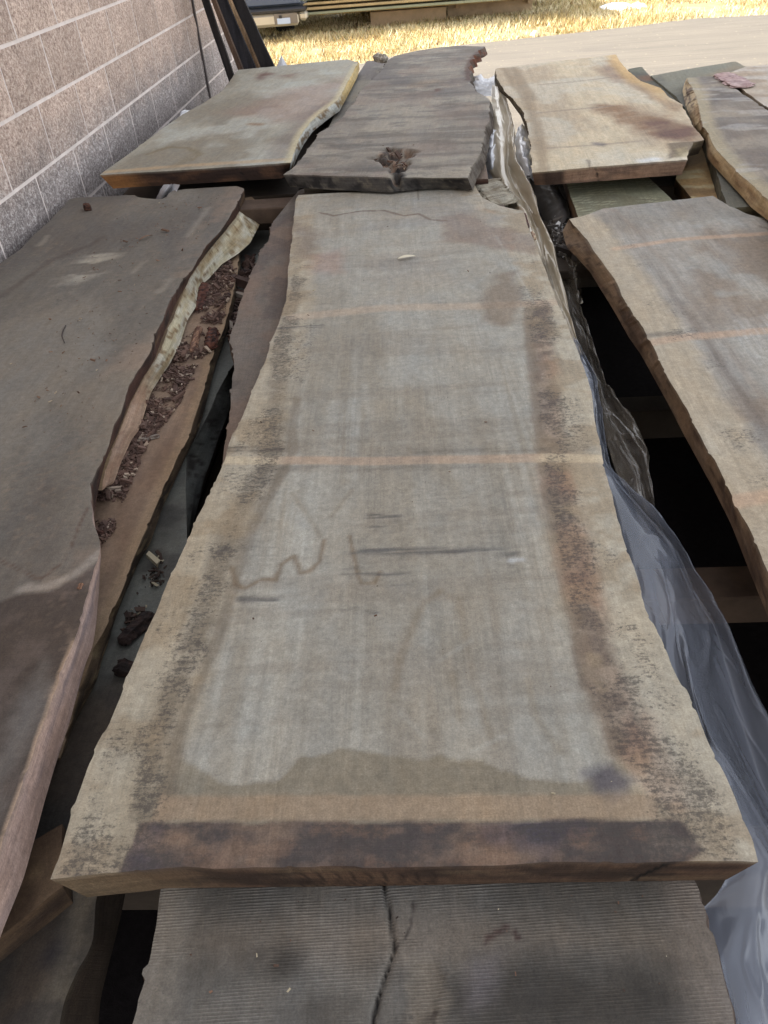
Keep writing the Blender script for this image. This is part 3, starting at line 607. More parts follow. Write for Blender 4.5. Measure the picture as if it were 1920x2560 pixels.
# ---- pale live-edge slab under it
ZA2 = -.905
A2_r = [(255, 1225), (262, 1180), (285, 1110), (305, 1060), (325, 1010), (356, 950), (388, 900), (410, 850), (430, 800), (445, 765), (474, 695), (509, 643), (550, 593), (590, 544), (613, 504), (628, 491), (642, 503)]
A2_rb = [(270, 1215), (283, 1213), (301, 1161), (330, 1097), (347, 1077), (362, 1030), (376, 984), (405, 938), (422, 914), (431, 897), (451, 857), (469, 799), (492, 764), (498, 718), (524, 695), (555, 660), (596, 634), (625, 608), (645, 570), (656, 545), (657, 530)]
def rails_under(z, x0, y0, y1): return np.array([(x0, y0, z), (x0, y1, z)])
y0, y1 = onz(255, 1225, ZA2)[1], onz(642, 503, ZA2)[1]
A2_l = rails_under(ZA2, -1.30, y0, y1-.06)
def paint_A2(D): return base(D, (128, 108, 84), (104, 86, 68), 7, 3, 15)
def side_A2(d, kk, P):
    c = mix(np.tile(lin((184, 174, 148)), (len(d), 1)), (150, 132, 102), ss(.45, .66, fbm(d*7, kk*2.4, 4, 17)))
    c = mix(c, (196, 192, 178), .7*ss(.5, .66, fbm(d*12, kk*4, 4, 18))); c = mix(c, (112, 86, 56), .8*ss(.64, .70, fbm(d*36, kk*6, 3, 19)))
    c = mix(c, (166, 134, 116), ss(1.9, 1.6, P[:, 1])*.8)
    return c
slab('wood_slab', 'slab with a wide cream live edge jutting out from under the slab by the wall', 'wood slab', ZA2, .055, np.array([A2_l[0], onz(255, 1225, ZA2)]), np.array([A2_l[1], onz(642, 503, ZA2)]), A2_l, A2_r, paint_A2, side_A2,
     sidefn((150, 126, 90), (110, 88, 64)), rb=A2_rb, res=.008, amp=.006, jit=.002, seed=15)
# ---- tan slab with red bark crumbs
stripA3 = [(570, 650), (590, 690), (578, 730), (560, 790), (545, 830), (525, 880), (500, 900), (470, 960), (450, 1010), (420, 1050), (370, 1110), (345, 1170), (320, 1220), (300, 1290), (285, 1330), (250, 1370), (240, 1310), (235, 1260), (265, 1200), (300, 1170), (345, 1075), (400, 940), (450, 860), (495, 760), (530, 690)]
ZA3 = -.975
A3_r = [(150, 1894), (203, 1717), (229, 1647), (231, 1624), (255, 1583), (278, 1537), (301, 1479), (324, 1421), (359, 1340), (388, 1271), (417, 1201), (440, 1149), (472, 1092), (498, 1007), (515, 955), (529, 903), (538, 874), (553, 839), (570, 781), (584, 729), (596, 671), (598, 628)]
A3_rb = [(152, 1900), (191, 1795), (231, 1720), (237, 1717), (255, 1647), (272, 1601), (289, 1543), (312, 1485), (347, 1404), (376, 1358), (405, 1271), (463, 1144), (492, 1086), (512, 1020), (527, 960), (540, 910), (550, 880), (563, 846), (580, 790), (592, 735), (601, 680), (601, 634)]
y0, y1 = onz(150, 1894, ZA3)[1], onz(598, 628, ZA3)[1]
A3_l = rails_under(ZA3, -1.25, y0, y1)
def paint_A3(D):
    c = base(D, (142, 120, 102), (120, 98, 82), 8, 2, 33); c = mix(c, (96, 78, 66), .6*ss(.55, .7, fbm(D['U']*14, D['V']*4, 4, 34)))
    c = mix(c, (104, 82, 72), .75*area(D, stripA3, .02, .03, 22)*ss(.36, .56, fbm(D['X']*14, D['Y']*14, 4, 3)))
    return mix(c, (160, 136, 108), .5*ss(.03, .01, D['dr']))
slab('wood_slab', 'tan slab strewn with red-brown bark crumbs in the gap beside the wall slab', 'wood slab', ZA3, .04, np.array([A3_l[0], onz(150, 1894, ZA3)]), np.array([A3_l[1], onz(598, 628, ZA3)]), A3_l, A3_r, paint_A3,
     sidefn((96, 80, 64), (60, 50, 42), (120, 104, 80)), sidefn((90, 70, 50), (60, 48, 38)), rb=A3_rb, res=.008, amp=.004, jit=.003, seed=17)
# ---- blue-grey slab below
ZA4 = -1.03
A4_r = [(139, 2620), (160, 2500), (197, 2414), (231, 2357), (242, 2241), (330, 1900), (420, 1560), (466, 1358), (464, 1250), (466, 1138), (480, 1110), (492, 1092), (532, 1007), (561, 949), (587, 903), (598, 850), (640, 700), (700, 573)]
A4_rb = [(243, 2620), (250, 2500), (275, 2400), (300, 2300), (312, 2241), (370, 1900), (440, 1560), (469, 1358), (492, 1277), (509, 1201), (532, 1138), (550, 1086), (567, 1042), (584, 990), (590, 943), (606, 860), (650, 700), (704, 590)]
y0, y1 = onz(139, 2620, ZA4)[1], onz(700, 573, ZA4)[1]
A4_l = rails_under(ZA4, -1.20, y0, y1)
def paint_A4(D):
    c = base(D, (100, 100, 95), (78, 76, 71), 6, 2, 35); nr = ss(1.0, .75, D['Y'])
    c = mix(c, (56, 51, 48), nr*.9); c = mix(c, (82, 70, 60), nr*.6*ss(.5, .62, fbm(D['U']*7, D['V']*5, 4, 36))); c = mix(c, (34, 34, 42), nr*.8*area(D, [(235, 2255), (250, 2300), (200, 2430), (150, 2480), (120, 2400), (190, 2290)], .02, .03, 14)); D['mold'] = .2+.3*nr  # near part painted darker for shade deep in the gap, plus blue-black patch
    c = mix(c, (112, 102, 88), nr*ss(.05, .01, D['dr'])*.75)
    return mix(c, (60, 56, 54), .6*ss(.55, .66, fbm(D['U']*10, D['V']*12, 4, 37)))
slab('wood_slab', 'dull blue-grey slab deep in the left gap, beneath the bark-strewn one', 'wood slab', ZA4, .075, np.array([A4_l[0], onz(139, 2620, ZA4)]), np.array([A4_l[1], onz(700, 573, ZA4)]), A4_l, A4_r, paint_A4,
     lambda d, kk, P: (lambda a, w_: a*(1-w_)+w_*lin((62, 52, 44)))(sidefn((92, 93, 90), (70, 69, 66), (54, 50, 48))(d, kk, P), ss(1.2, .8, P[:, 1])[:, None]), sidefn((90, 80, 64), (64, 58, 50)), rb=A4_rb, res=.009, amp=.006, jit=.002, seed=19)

slab('wood_board', 'brown board corner lit at the lower left, below the pink edge of the wall slab', 'board', -.985, .05, [(-60, 2388), (156, 2216)], [(-60, 2180), (156, 2060)], [(-60, 2388), (-60, 2180)], [(156, 2216), (156, 2060)],
     lambda D: mix(base(D, (112, 90, 70), (84, 66, 52), 12, 8, 39), (136, 112, 84), .5*ss(.5, .62, fbm(D['U']*16, D['V']*12, 4, 40))), sidefn((88, 70, 54), (60, 48, 40)), sidefn((88, 70, 54), (60, 48, 40)), res=.007, seed=21)
# ---- slab under the middle one, reaching into the foreground
ZC = -.893
L3 = [(300, 2640), (330, 2560), (344, 2513), (362, 2426), (388, 2305), (402, 2225), (480, 1800), (530, 1400), (560, 1130), (574, 1040), (580, 980), (588, 905), (581, 870), (573, 855), (578, 840), (600, 760), (630, 680), (655, 620), (668, 604), (676, 575), (684, 552), (698, 545), (706, 538), (735, 532)]
R3 = [(1860, 2680), (1835, 2560), (1828, 2520), (1813, 2470), (1792, 2370), (1770, 2290), (1750, 2240), (1735, 2205), (1600, 1800), (1480, 1400), (1420, 1100), (1350, 800), (1310, 620), (1264, 520), (1255, 495), (1248, 478), (1236, 460), (1222, 451)]
F3 = [(735, 532), (760, 470), (960, 452), (1222, 451)]
N3 = [(300, 2640), (1860, 2680)]
def paint_B3(D):
    c = base(D, (106, 102, 97), (88, 84, 79), 5, 4, 43); D['mold'] = .12+.35*ss(.4, .65, fbm(D['U']*7, D['V']*7, 4, 49))
    far = ss(1.0, 1.3, D['Y'])
    c = mix(c, (112, 104, 98), .7*ss(.5, .66, fbm(D['U']*4, D['V']*9, 4, 44)))
    c = mix(c, (130, 117, 104), .4*area(D, [(380, 2330), (960, 2300), (1600, 2310), (1700, 2380), (1000, 2390), (400, 2380)], .03, .03, 8))
    dk = area(D, [(420, 2390), (900, 2370), (1400, 2400), (1700, 2420), (1720, 2600), (360, 2640)], .03, .03, 9)*ss(.38, .58, fbm(D['U']*5, D['V']*6, 4, 45))
    c = mix(c, (58, 54, 50), .8*dk)
    c = mix(c, (132, 124, 114), .7*ss(.06, .01, D['dl'])*(1-far)); c = mix(c, (128, 118, 110), .6*ss(.07, .01, D['dr']))
    c = mix(c, (118, 112, 116), .5*area(D, [(1180, 2420), (1250, 2380), (1230, 2500), (1170, 2520)], .02, .02, 14))
    kn = area(D, [(1035, 2400), (1080, 2395), (1112, 2440), (1105, 2560), (1120, 2650), (1010, 2650), (1020, 2500)], .008, .012, 40)
    c = mix(c, (116, 107, 96), .7*kn); c = mix(c, (52, 44, 40), .8*kn*ss(.52, .60, fbm(D['U']*40, D['V']*40, 4, 46)))
    c = mix(c, (22, 18, 17), line(D, CR3, .0013, .0014, .0015, 80)); c = mix(c, (40, 32, 32), .8*line(D, [(1035, 2255), (1028, 2310), (1015, 2340), (990, 2370)], .0014, .0014, .002, 80))
    c = mix(c, (64, 44, 42), .8*line(D, [(1215, 2350), (1240, 2335), (1255, 2325), (1270, 2320), (1288, 2330), (1296, 2345)], .0022, .002, .003, 70))
    D['ridge'] = 1-far; c = mix(c, (118, 108, 100), far*.9); c = mix(c, (130, 108, 94), far*.6*ss(.46, .62, fbm(D['U']*6, D['V']*4, 4, 47))); c = mix(c, (84, 76, 74), far*.5*ss(.55, .66, fbm(D['U']*8, D['V']*6, 4, 48)))
    c = mix(c, (150, 142, 126), .8*ss(3.05, 3.2, D['Y'])*ss(.2, .05, D['dr']))
    return c
CR3 = [(955, 2180), (966, 2241), (977, 2299), (986, 2374), (966, 2432), (952, 2472), (934, 2542), (925, 2640)]
def h_B3(D):
    return -.006*line(D, CR3, .0018, .0018, .001, 80)-.006*area(D, [(1035, 2400), (1080, 2395), (1112, 2440), (1105, 2560), (1010, 2650)], .01, .01, 30)*fbm(D['U']*50, D['V']*30, 3, 3)
def side_B3(d, kk, P):
    c = mix(np.tile(lin((92, 78, 70)), (len(d), 1)), (58, 46, 42), ss(.4, .6, fbm(d*12, kk*2, 4, 5)))
    return mix(c, (166, 156, 128), ss(3.0, 3.1, P[:, 1])*(P[:, 0] > 0)*.8)
slab('wood_slab', 'ridged cracked dark grey slab in the foreground, under the front end of the pale one', 'wood slab', ZC, .055, N3, F3, L3, R3, paint_B3, side_B3,
     sidefn((110, 90, 72), (70, 56, 48)), inset=(.0, -.012, 0, -.02), res=.0055, hfun=h_B3, mats=(M_ridge, M_edge, M_end), amp=.005, jit=.004, seed=23)

# ---- right slab of the near row
C_left = [(2250, 2200), (2100, 1850), (2000, 1620), (1960, 1520), (1920, 1427), (1909, 1404), (1880, 1329), (1851, 1277), (1822, 1219), (1788, 1149), (1753, 1097), (1741, 1071), (1718, 1019), (1692, 978), (1666, 938), (1643, 886), (1620, 839), (1585, 787), (1556, 741), (1539, 697), (1510, 660), (1481, 619), (1452, 579), (1423, 547)]
C_lb = [(2240, 2400), (2100, 1990), (2000, 1760), (1960, 1650), (1920, 1543), (1869, 1416), (1828, 1311), (1782, 1219), (1741, 1144), (1706, 1080), (1672, 1013), (1637, 949), (1602, 886), (1573, 845), (1544, 793), (1527, 764), (1498, 718), (1475, 680), (1446, 648), (1417, 619), (1406, 579), (1418, 556)]
C_far = [(1423, 547), (1463, 538), (1510, 521), (1654, 504), (1782, 489)]
C_right = [(3100, 2000), (2700, 1300), (2350, 900), (2100, 640), (1920, 547), (1863, 533), (1816, 509), (1782, 489)]
def paint_C(D):
    c = base(D, (148, 143, 136), (132, 120, 108), 5, 2, 53); c = mix(c, (154, 152, 146), .6*ss(.5, .64, fbm(D['U']*6, D['V']*7, 4, 54)))
    c = mix(c, (122, 117, 110), .5*area(D, [(1423, 547), (1600, 505), (1790, 485), (1860, 540), (1640, 560), (1500, 590)], .03, .04, 10))
    el = ss(.11, .07, D['dl']+(fbm(D['U']*20, D['V']*20, 4, 55)-.5)*.03); c = mix(c, (170, 156, 134), el*.7)
    ln_ = np.exp(-((D['dl']-.125)/.014)**2); c = mix(c, (100, 88, 80), .6*ln_*ss(2.5, 1.6, D['Y'])); c = mix(c, (126, 112, 100), .4*np.exp(-((D['dl']-.16)/.01)**2))
    D['mold'] = .1+.75*ss(.02, .05, D['dl'])*ss(.18, .10, D['dl'])*ss(.38, .6, fbm(D['U']*4, D['V']*7, 4, 57))
    for P_, w_ in (([(1539, 622), (1680, 600), (1828, 590), (1980, 580)], .013), ([(1626, 856), (1720, 842), (1920, 826), (2000, 820)], .016), ([(1830, 1255), (1920, 1240), (2100, 1220)], .018)):
        c = mix(c, (176, 150, 128), .7*line(D, P_, w_, .006, .002, 30))
    for k in range(7):
        c = mix(c, (184, 182, 178), .32*line(D, [(1835+k*14, 800-k*2), (1850+k*15, 850-k*10+k*k), (1880+k*14, 905-k*14), (1905+k*12, 912-k*16)], .0025, .0025, .001, 30))
    c = mix(c, (90, 84, 80), .6*line(D, [(1620, 838), (1700, 832)], .01, .01, .005, 40)); c = mix(c, (70, 60, 54), .6*line(D, [(1900, 565), (1925, 575)], .004, .003, .002, 60))
    return c
def side_C(d, kk, P):
    c = mix(np.tile(lin((132, 110, 88)), (len(d), 1)), (96, 76, 60), ss(.4, .62, fbm(d*9, kk*2, 4, 58))); return mix(c, (66, 50, 40), .7*ss(.6, .7, fbm(d*26, kk*5, 3, 59)))
slab('wood_slab', 'wide pale slab at the right edge of the near row, above the dark gap', 'wood slab', -.85, .06, [(2250, 2200), (3100, 2000)], C_far, C_left, C_right, paint_C, side_C,
     sidefn((120, 104, 84), (90, 76, 60)), lb=C_lb, res=.007, amp=.003, jit=.003, seed=29, mats=(M_saw2, M_edge, M_end))

# ---- far row
ZF = -.80
D_near = [(249, 437), (451, 425), (600, 415), (727, 406)]
D_left = [(249, 437), (289, 408), (341, 370), (394, 330), (451, 289), (509, 257), (556, 226), (596, 174)]
D_far = [(596, 174), (694, 165), (770, 157), (868, 148), (897, 156)]
D_right = [(727, 406), (739, 371), (743, 359), (750, 340), (774, 308), (802, 281), (831, 259), (844, 250), (871, 201), (889, 167), (897, 156)]
D_rb = [(723, 434), (734, 416), (743, 393), (759, 362), (781, 330), (815, 302), (840, 284), (848, 279), (878, 223), (893, 194), (899, 172)]
def paint_D(D):
    c = base(D, (154, 150, 138), (132, 125, 112), 4, 2, 63); c = mix(c, (172, 172, 164), .6*ss(.5, .65, fbm(D['U']*4, D['V']*3, 4, 64)))
    c = mix(c, (146, 116, 104), .5*area(D, [(620, 280), (730, 230), (860, 200), (820, 260), (760, 300), (680, 310)], .15, .2, 4))
    c = mix(c, (98, 66, 58), .9*area(D, [(630, 195), (665, 178), (680, 182), (650, 200)], .05, .06, 8)); c = mix(c, (112, 84, 70), .75*area(D, [(700, 190), (740, 184), (738, 194), (705, 196)], .05, .05, 8))
    c = mix(c, (128, 100, 72), .8*line(D, [(628, 310), (650, 311)], .02, .02, .01, 12))
    c = mix(c, (118, 106, 84), .7*line(D, [(370, 385), (420, 368), (470, 370), (500, 385), (480, 400)], .014, .012, .012, 12)); c = mix(c, (176, 150, 116), .6*line(D, [(260, 430), (450, 415), (720, 398)], .02, .01, .005, 12))
    c = mix(c, (124, 112, 92), .6*line(D, [(430, 420), (470, 395), (480, 388)], .02, .02, .02, 12))
    c = mix(c, (112, 100, 94), .55*line(D, [(700, 390), (715, 350), (760, 300), (800, 265)], .05, .05, .02, 8)); c = mix(c, (190, 178, 146), .7*ss(.04, .01, D['dr']))
    return c
def side_D(d, kk, P):
    c = mix(np.tile(lin((196, 196, 190)), (len(d), 1)), (132, 112, 88), ss(.48, .62, fbm(d*18, kk*2, 4, 66))); return mix(c, (206, 178, 120), .9*ss(4.3, 4.7, P[:, 1]))
def end_D(d, kk, P):
    c = mix(np.tile(lin((74, 52, 38)), (len(d), 1)), (46, 33, 27), ss(.4, .6, fbm(d*12, kk*2, 4, 68))); c = mix(c, (142, 98, 58), ss(.2, .05, d)*.8)
    return mix(c, (8, 6, 5), 1-ss(.001, .003, np.abs(d-.545-.02*kk)))
slab('wood_slab', 'light cream-grey slab nearest the wall in the far row, dark front end', 'wood slab', ZF, .055, D_near, D_far, D_left, D_right, paint_D, side_D, end_D,
     rb=D_rb, nb=[(269, 470), (451, 461), (600, 452), (707, 446), (723, 434)], inset=(.04, 0, 0, 0), res=.010, amp=.006, jit=.003, seed=37)
E_near = [(708, 436), (781, 438), (977, 443), (1169, 444)]
E_left = [(708, 436), (737, 415), (763, 382), (799, 331), (835, 310), (844, 301), (853, 295), (871, 270), (886, 255), (894, 237), (914, 214), (931, 197), (950, 180), (960, 166), (966, 156)]
E_far = [(966, 156), (977, 145), (989, 139), (1041, 127), (1105, 117), (1145, 114), (1212, 116)]
E_right = [(1169, 444), (1184, 412), (1196, 393), (1206, 364), (1213, 325), (1222, 304), (1225, 278), (1226, 249), (1212, 240), (1191, 228), (1180, 212), (1173, 205), (1180, 198), (1170, 189), (1178, 179), (1169, 170), (1180, 161), (1173, 152), (1188, 146), (1181, 138), (1197, 134), (1192, 127), (1206, 123), (1212, 116)]
E_hole = [(925, 398), (950, 380), (985, 368), (1040, 376), (1020, 400), (1012, 425), (988, 446), (975, 420), (950, 405)]
def paint_E(D):
    c = base(D, (130, 122, 112), (108, 101, 94), 4, 3, 73); c = mix(c, (92, 84, 78), .55*ss(.5, .62, fbm(D['U']*2.5, D['V']*22, 5, 70))); c = mix(c, (148, 140, 128), .7*ss(.52, .66, fbm(D['U']*3, D['V']*6, 4, 74)))
    c = mix(c, (84, 78, 80), .6*ss(.5, .64, fbm(D['U']*3, D['V']*4, 4, 75))*ss(4.0, 4.6, D['Y'])); D['mold'] = .15+.45*ss(.4, .62, fbm(D['U']*4, D['V']*5, 4, 89)); c = mix(c, (118, 100, 90), .4*ss(.55, .66, fbm(D['U']*4, D['V']*3, 4, 76)))
    c = mix(c, (150, 142, 128), .6*ss(3.5, 3.1, D['Y'])*ss(.4, .6, fbm(D['U']*5, D['V']*12, 4, 77)))
    c = mix(c, (144, 124, 104), .5*line(D, [(1040, 215), (1080, 205)], .05, .05, .02, 8)); c = mix(c, (86, 58, 46), .8*line(D, [(1060, 235), (1090, 225), (1110, 215)], .02, .02, .02, 14)*ss(.4, .6, fbm(D['U']*20, D['V']*14, 3, 78)))
    hl = area(D, E_hole, .012, .035, 22); c = mix(c, (124, 100, 84), .85*hl*ss(.35, .5, fbm(D['U']*30, D['V']*20, 4, 79))); c = mix(c, (44, 34, 30), .9*hl*ss(.48, .58, fbm(D['U']*34, D['V']*26, 4, 80))); c = mix(c, (24, 18, 16), line(D, [(1000, 440), (985, 425), (1000, 408)], .02, .01, .01, 30))
    c = mix(c, (78, 50, 40), .8*line(D, [(1172, 200), (1170, 175), (1174, 156), (1183, 142), (1205, 124)], .018, .012, .012, 30))
    c = mix(c, (88, 84, 80), .5*ss(.55, .7, fbm(D['U']*9, D['V']*20, 4, 81)))
    return c
def h_E(D):
    hl = area(D, E_hole, .012, .035, 22); return -.030*hl*ss(.25, .50, fbm(D['U']*26, D['V']*18, 4, 80))+.012*ss(.1, .6, D['dl'])*0
def side_E(d, kk, P):
    c = mix(np.tile(lin((92, 84, 76)), (len(d), 1)), (66, 56, 48), ss(.4, .6, fbm(d*12, kk*2, 4, 82)))
    rt = ((P[:, 0] > .1) & (P[:, 1] > 4.9)).astype(float); return mix(c, (104, 62, 44), rt*.9*ss(.3, .6, fbm(d*50, kk*4, 4, 83)))
slab('wood_slab', 'weathered dark grey slab with a rotten hole near its front end, far row', 'wood slab', ZF, .042, E_near, E_far, E_left, E_right, paint_E, side_E,
     sidefn((62, 58, 54), (34, 31, 30), (80, 74, 66), fx=30), nb=[(710, 471), (900, 478), (977, 480), (1100, 462), (1166, 452)], inset=(.02, -.018, 0, 0), res=.009, hfun=h_E, amp=.008, jit=.006, seed=41)
F_near = [(1330, 431), (1481, 417), (1600, 407), (1719, 399)]
F_left = [(1330, 431), (1326, 370), (1319, 312), (1307, 278), (1284, 249), (1261, 226), (1244, 200), (1239, 171)]
F_lb = [(1337, 462), (1333, 400), (1324, 345), (1301, 289), (1272, 249), (1250, 230), (1238, 217), (1236, 200)]
F_far = [(1239, 171), (1365, 156), (1539, 136)]
F_right = [(1719, 399), (1721, 376), (1735, 356), (1764, 350), (1735, 318), (1718, 289), (1706, 260), (1672, 243), (1654, 220), (1602, 203), (1573, 179), (1556, 162), (1544, 139), (1539, 136)]
def paint_F(D):
    c = base(D, (188, 174, 150), (170, 154, 132), 5, 2, 83); c = mix(c, (188, 182, 168), .5*ss(.5, .65, fbm(D['U']*4, D['V']*3, 4, 84)))
    fl = area(D, [(1475, 262), (1500, 258), (1580, 272), (1660, 290), (1735, 318), (1764, 350), (1730, 352), (1680, 352), (1640, 345), (1600, 325), (1550, 300), (1510, 282)], .05, .06, 11)
    sw = ss(.32, .6, fbm(D['U']*5+D['V']*6, D['V']*13-D['U']*9, 5, 87)); c = mix(c, (128, 99, 74), fl*(.65+.3*sw)); c = mix(c, (100, 74, 66), (.5+.45*sw)*fl*area(D, [(1610, 305), (1680, 290), (1764, 345), (1680, 360), (1620, 345)], .05, .06, 10))
    c = mix(c, (128, 98, 70), .6*area(D, [(1540, 150), (1556, 175), (1620, 225), (1700, 262), (1690, 275), (1600, 235), (1545, 190), (1515, 150)], .03, .04, 12)); c = mix(c, (112, 84, 76), .6*area(D, [(1515, 160), (1560, 190), (1540, 205), (1510, 175)], .05, .05, 9))
    c = mix(c, (186, 152, 98), .7*ss(.09, .02, D['dr'])*ss(3.7, 4.1, D['Y']))
    c = mix(c, (98, 84, 70), .85*area(D, [(1668, 358), (1735, 352), (1764, 350), (1722, 378), (1700, 392), (1672, 396)], .012, .015, 20)); c = mix(c, (150, 138, 108), .7*area(D, [(1690, 372), (1722, 366), (1718, 392), (1690, 390)], .015, .02, 25))
    for P_ in ([(1262, 171), (1290, 215), (1318, 250), (1342, 310), (1352, 370), (1358, 425)], [(1285, 170), (1310, 215), (1335, 250)]):
        c = mix(c, (130, 112, 90), .65*line(D, P_, .022, .016, .008, 14))
    for P_ in ([(1345, 282), (1450, 272), (1530, 265)], [(1350, 212), (1430, 205), (1540, 192)], [(1370, 370), (1500, 362), (1600, 352)]):
        c = mix(c, (116, 106, 100), .5*line(D, P_, .009, .008, .003, 20))
    c = mix(c, (88, 84, 92), .7*line(D, [(1492, 359), (1502, 362)], .02, .02, .01, 20)); c = mix(c, (84, 70, 60), .7*line(D, [(1470, 400), (1474, 418)], .005, .004, .002, 40)); c = mix(c, (204, 208, 214), .6*line(D, [(1610, 402), (1640, 398)], .022, .02, .01, 14))
    return c
def end_F(d, kk, P):
    c = mix(np.tile(lin((128, 102, 84)), (len(d), 1)), (98, 78, 66), ss(.4, .6, fbm(d*9, kk*2, 4, 88))); c = mix(c, (50, 37, 31), .9*ss(.16, .10, d+.03*np.sin(d*60))*ss(.02, .05, d)); c = mix(c, (86, 64, 50), ss(.05, .0, d)*.8)
    return mix(c, (10, 8, 7), 1-ss(.001, .003, np.abs(d-.225-.015*kk)))
slab('wood_slab', 'cream slab with a brown flame stain on its right side, far row', 'wood slab', ZF, .05, F_near, F_far, F_left, F_right, paint_F, sidefn((96, 86, 70), (62, 54, 46), (130, 118, 92)), end_F,
     lb=F_lb, inset=(0, .012, 0, 0), res=.010, amp=.005, jit=.004, seed=47, mats=(M_saw2, M_edge, M_end))
ZG = -.79
G_left = [(1990, 640), (1940, 545), (1920, 497), (1887, 467), (1867, 449), (1842, 427), (1811, 396), (1784, 363), (1773, 333), (1756, 310), (1746, 262), (1735, 227), (1718, 194)]
G_lb = [(1985, 700), (1950, 600), (1920, 551), (1877, 518), (1854, 490), (1816, 449), (1779, 409), (1768, 394), (1764, 353), (1735, 318), (1713, 262), (1706, 227), (1712, 205)]
G_far = [(1718, 194), (1753, 191), (1799, 191)]
G_right = [(2250, 560), (2060, 370), (1960, 303), (1920, 277), (1857, 235), (1825, 210), (1799, 191)]
def paint_G(D):
    c = base(D, (136, 126, 114), (112, 102, 94), 5, 4, 93); c = mix(c, (84, 76, 74), .75*area(D, [(1770, 225), (1800, 218), (1852, 235), (1840, 245), (1790, 250), (1778, 262)], .03, .04, 12))
    c = mix(c, (96, 90, 88), .6*ss(.5, .64, fbm(D['U']*3, D['V']*8, 4, 94))); c = mix(c, (160, 148, 122), .7*ss(.07, .02, D['dl'])); c = mix(c, (160, 156, 152), .5*ss(.56, .66, fbm(D['U']*4, D['V']*10, 4, 95)))
    return c
def side_G(d, kk, P):
    c = mix(np.tile(lin((172, 146, 108)), (len(d), 1)), (140, 112, 80), ss(.42, .62, fbm(d*6, kk*2, 4, 96))); fr = ss(3.6, 3.9, P[:, 1]); c = mix(c, (176, 158, 130), fr*.7)
    return mix(c, (84, 66, 60), .85*fr*ss(.48, .56, fbm(d*22+kk*3, kk*4, 4, 97)))
slab('wood_slab', 'narrow grey slab with a thick tan left edge, between the flame-stained slab and the crack, far row', 'wood slab', ZG, .05, [(1990, 640), (2250, 560)], G_far, G_left, G_right, paint_G, side_G,
     sidefn((150, 132, 100), (104, 88, 66), (70, 56, 44)), lb=G_lb, res=.010, amp=.010, jit=.004, seed=53)
I_left = [(2275, 560), (2080, 370), (1975, 303), (1930, 275), (1866, 231), (1836, 206), (1808, 188), (1848, 172), (1866, 167)]
I_right = np.array([onz(2700, 500, ZG), onz(2150, 200, ZG), onz(2080, 146, ZG)])
def paint_I(D):
    c = base(D, (168, 156, 142), (146, 130, 114), 4, 4, 103); return mix(c, (178, 172, 166), .6*ss(.5, .62, fbm(D['U']*3, D['V']*7, 4, 104)))
slab('wood_slab', 'pale slab right of the dark crack at the far right edge', 'wood slab', ZG, .045, [(2275, 560), (2700, 500)], [(1866, 167), (1920, 161), (2080, 146)], I_left, I_right, paint_I, sidefn((110, 96, 78), (80, 68, 56)),
     sidefn((140, 122, 96), (100, 84, 66)), res=.012, seed=59, jit=.003)
ZH = -.85
slab('wood_slab', 'green-grey slab showing behind the flame-stained and crack slabs', 'wood slab', ZH, .05, [(1820, 520), (2100, 500)], [(1627, 189), (1720, 172), (1839, 153), (1866, 168)], [(1820, 520), (1760, 330), (1690, 240), (1627, 189)], [(2100, 500), (1960, 240), (1866, 168)],
     lambda D: mix(base(D, (112, 110, 98), (94, 92, 84), 4, 3, 113), (130, 112, 90), .5*area(D, [(1770, 190), (1839, 155), (1866, 168), (1800, 190)], .05, .05, 8)), sidefn((96, 92, 76), (70, 66, 56)), sidefn((120, 112, 90), (84, 78, 64)), res=.014, seed=61)
slab('wood_board', 'short green-grey board end poking out behind the flame-stained slab', 'board', -.86, .04, [(1650, 330), (1760, 325)], [(1571, 172), (1604, 166), (1624, 189)], [(1650, 330), (1600, 230), (1571, 172)], [(1760, 325), (1680, 240), (1624, 189)],
     lambda D: mix(base(D, (96, 96, 84), (78, 76, 68), 4, 3, 115), (112, 76, 52), .7*area(D, [(1598, 190), (1625, 188), (1640, 200), (1610, 202)], .05, .05, 9)), sidefn((96, 80, 60), (70, 60, 50)), sidefn((96, 80, 60), (70, 60, 50)), res=.014, seed=63)

# slabs beneath the far row
slab('wood_slab', 'grey slab glimpsed between the cream-grey and the rotten-holed slabs, far row', 'wood slab', -.875, .05, [(760, 470), (1130, 470)], [(917, 152), (950, 151), (1090, 135)], [(760, 470), (800, 360), (850, 262), (880, 210), (917, 152)], [(1130, 470), (1150, 330), (1120, 200), (1090, 135)],
     lambda D: base(D, (136, 130, 120), (104, 98, 96), 4, 3, 117), sidefn((96, 90, 80), (70, 64, 58)), sidefn((96, 90, 80), (70, 64, 58)), res=.012, seed=65)
slab('wood_board', 'small tan board end under the right front corner of the rotten-holed slab', 'board', -.862, .05, [(1120, 449), (1221, 447)], [(1100, 262), (1212, 240)], [(1120, 449), (1110, 350), (1100, 262)], [(1221, 447), (1217, 425), (1207, 378), (1222, 310), (1212, 240)],
     lambda D: base(D, (140, 124, 108), (118, 102, 90), 4, 3, 119), sidefn((92, 76, 64), (66, 54, 46)), sidefn((84, 58, 48), (58, 42, 36)), res=.012, seed=67)
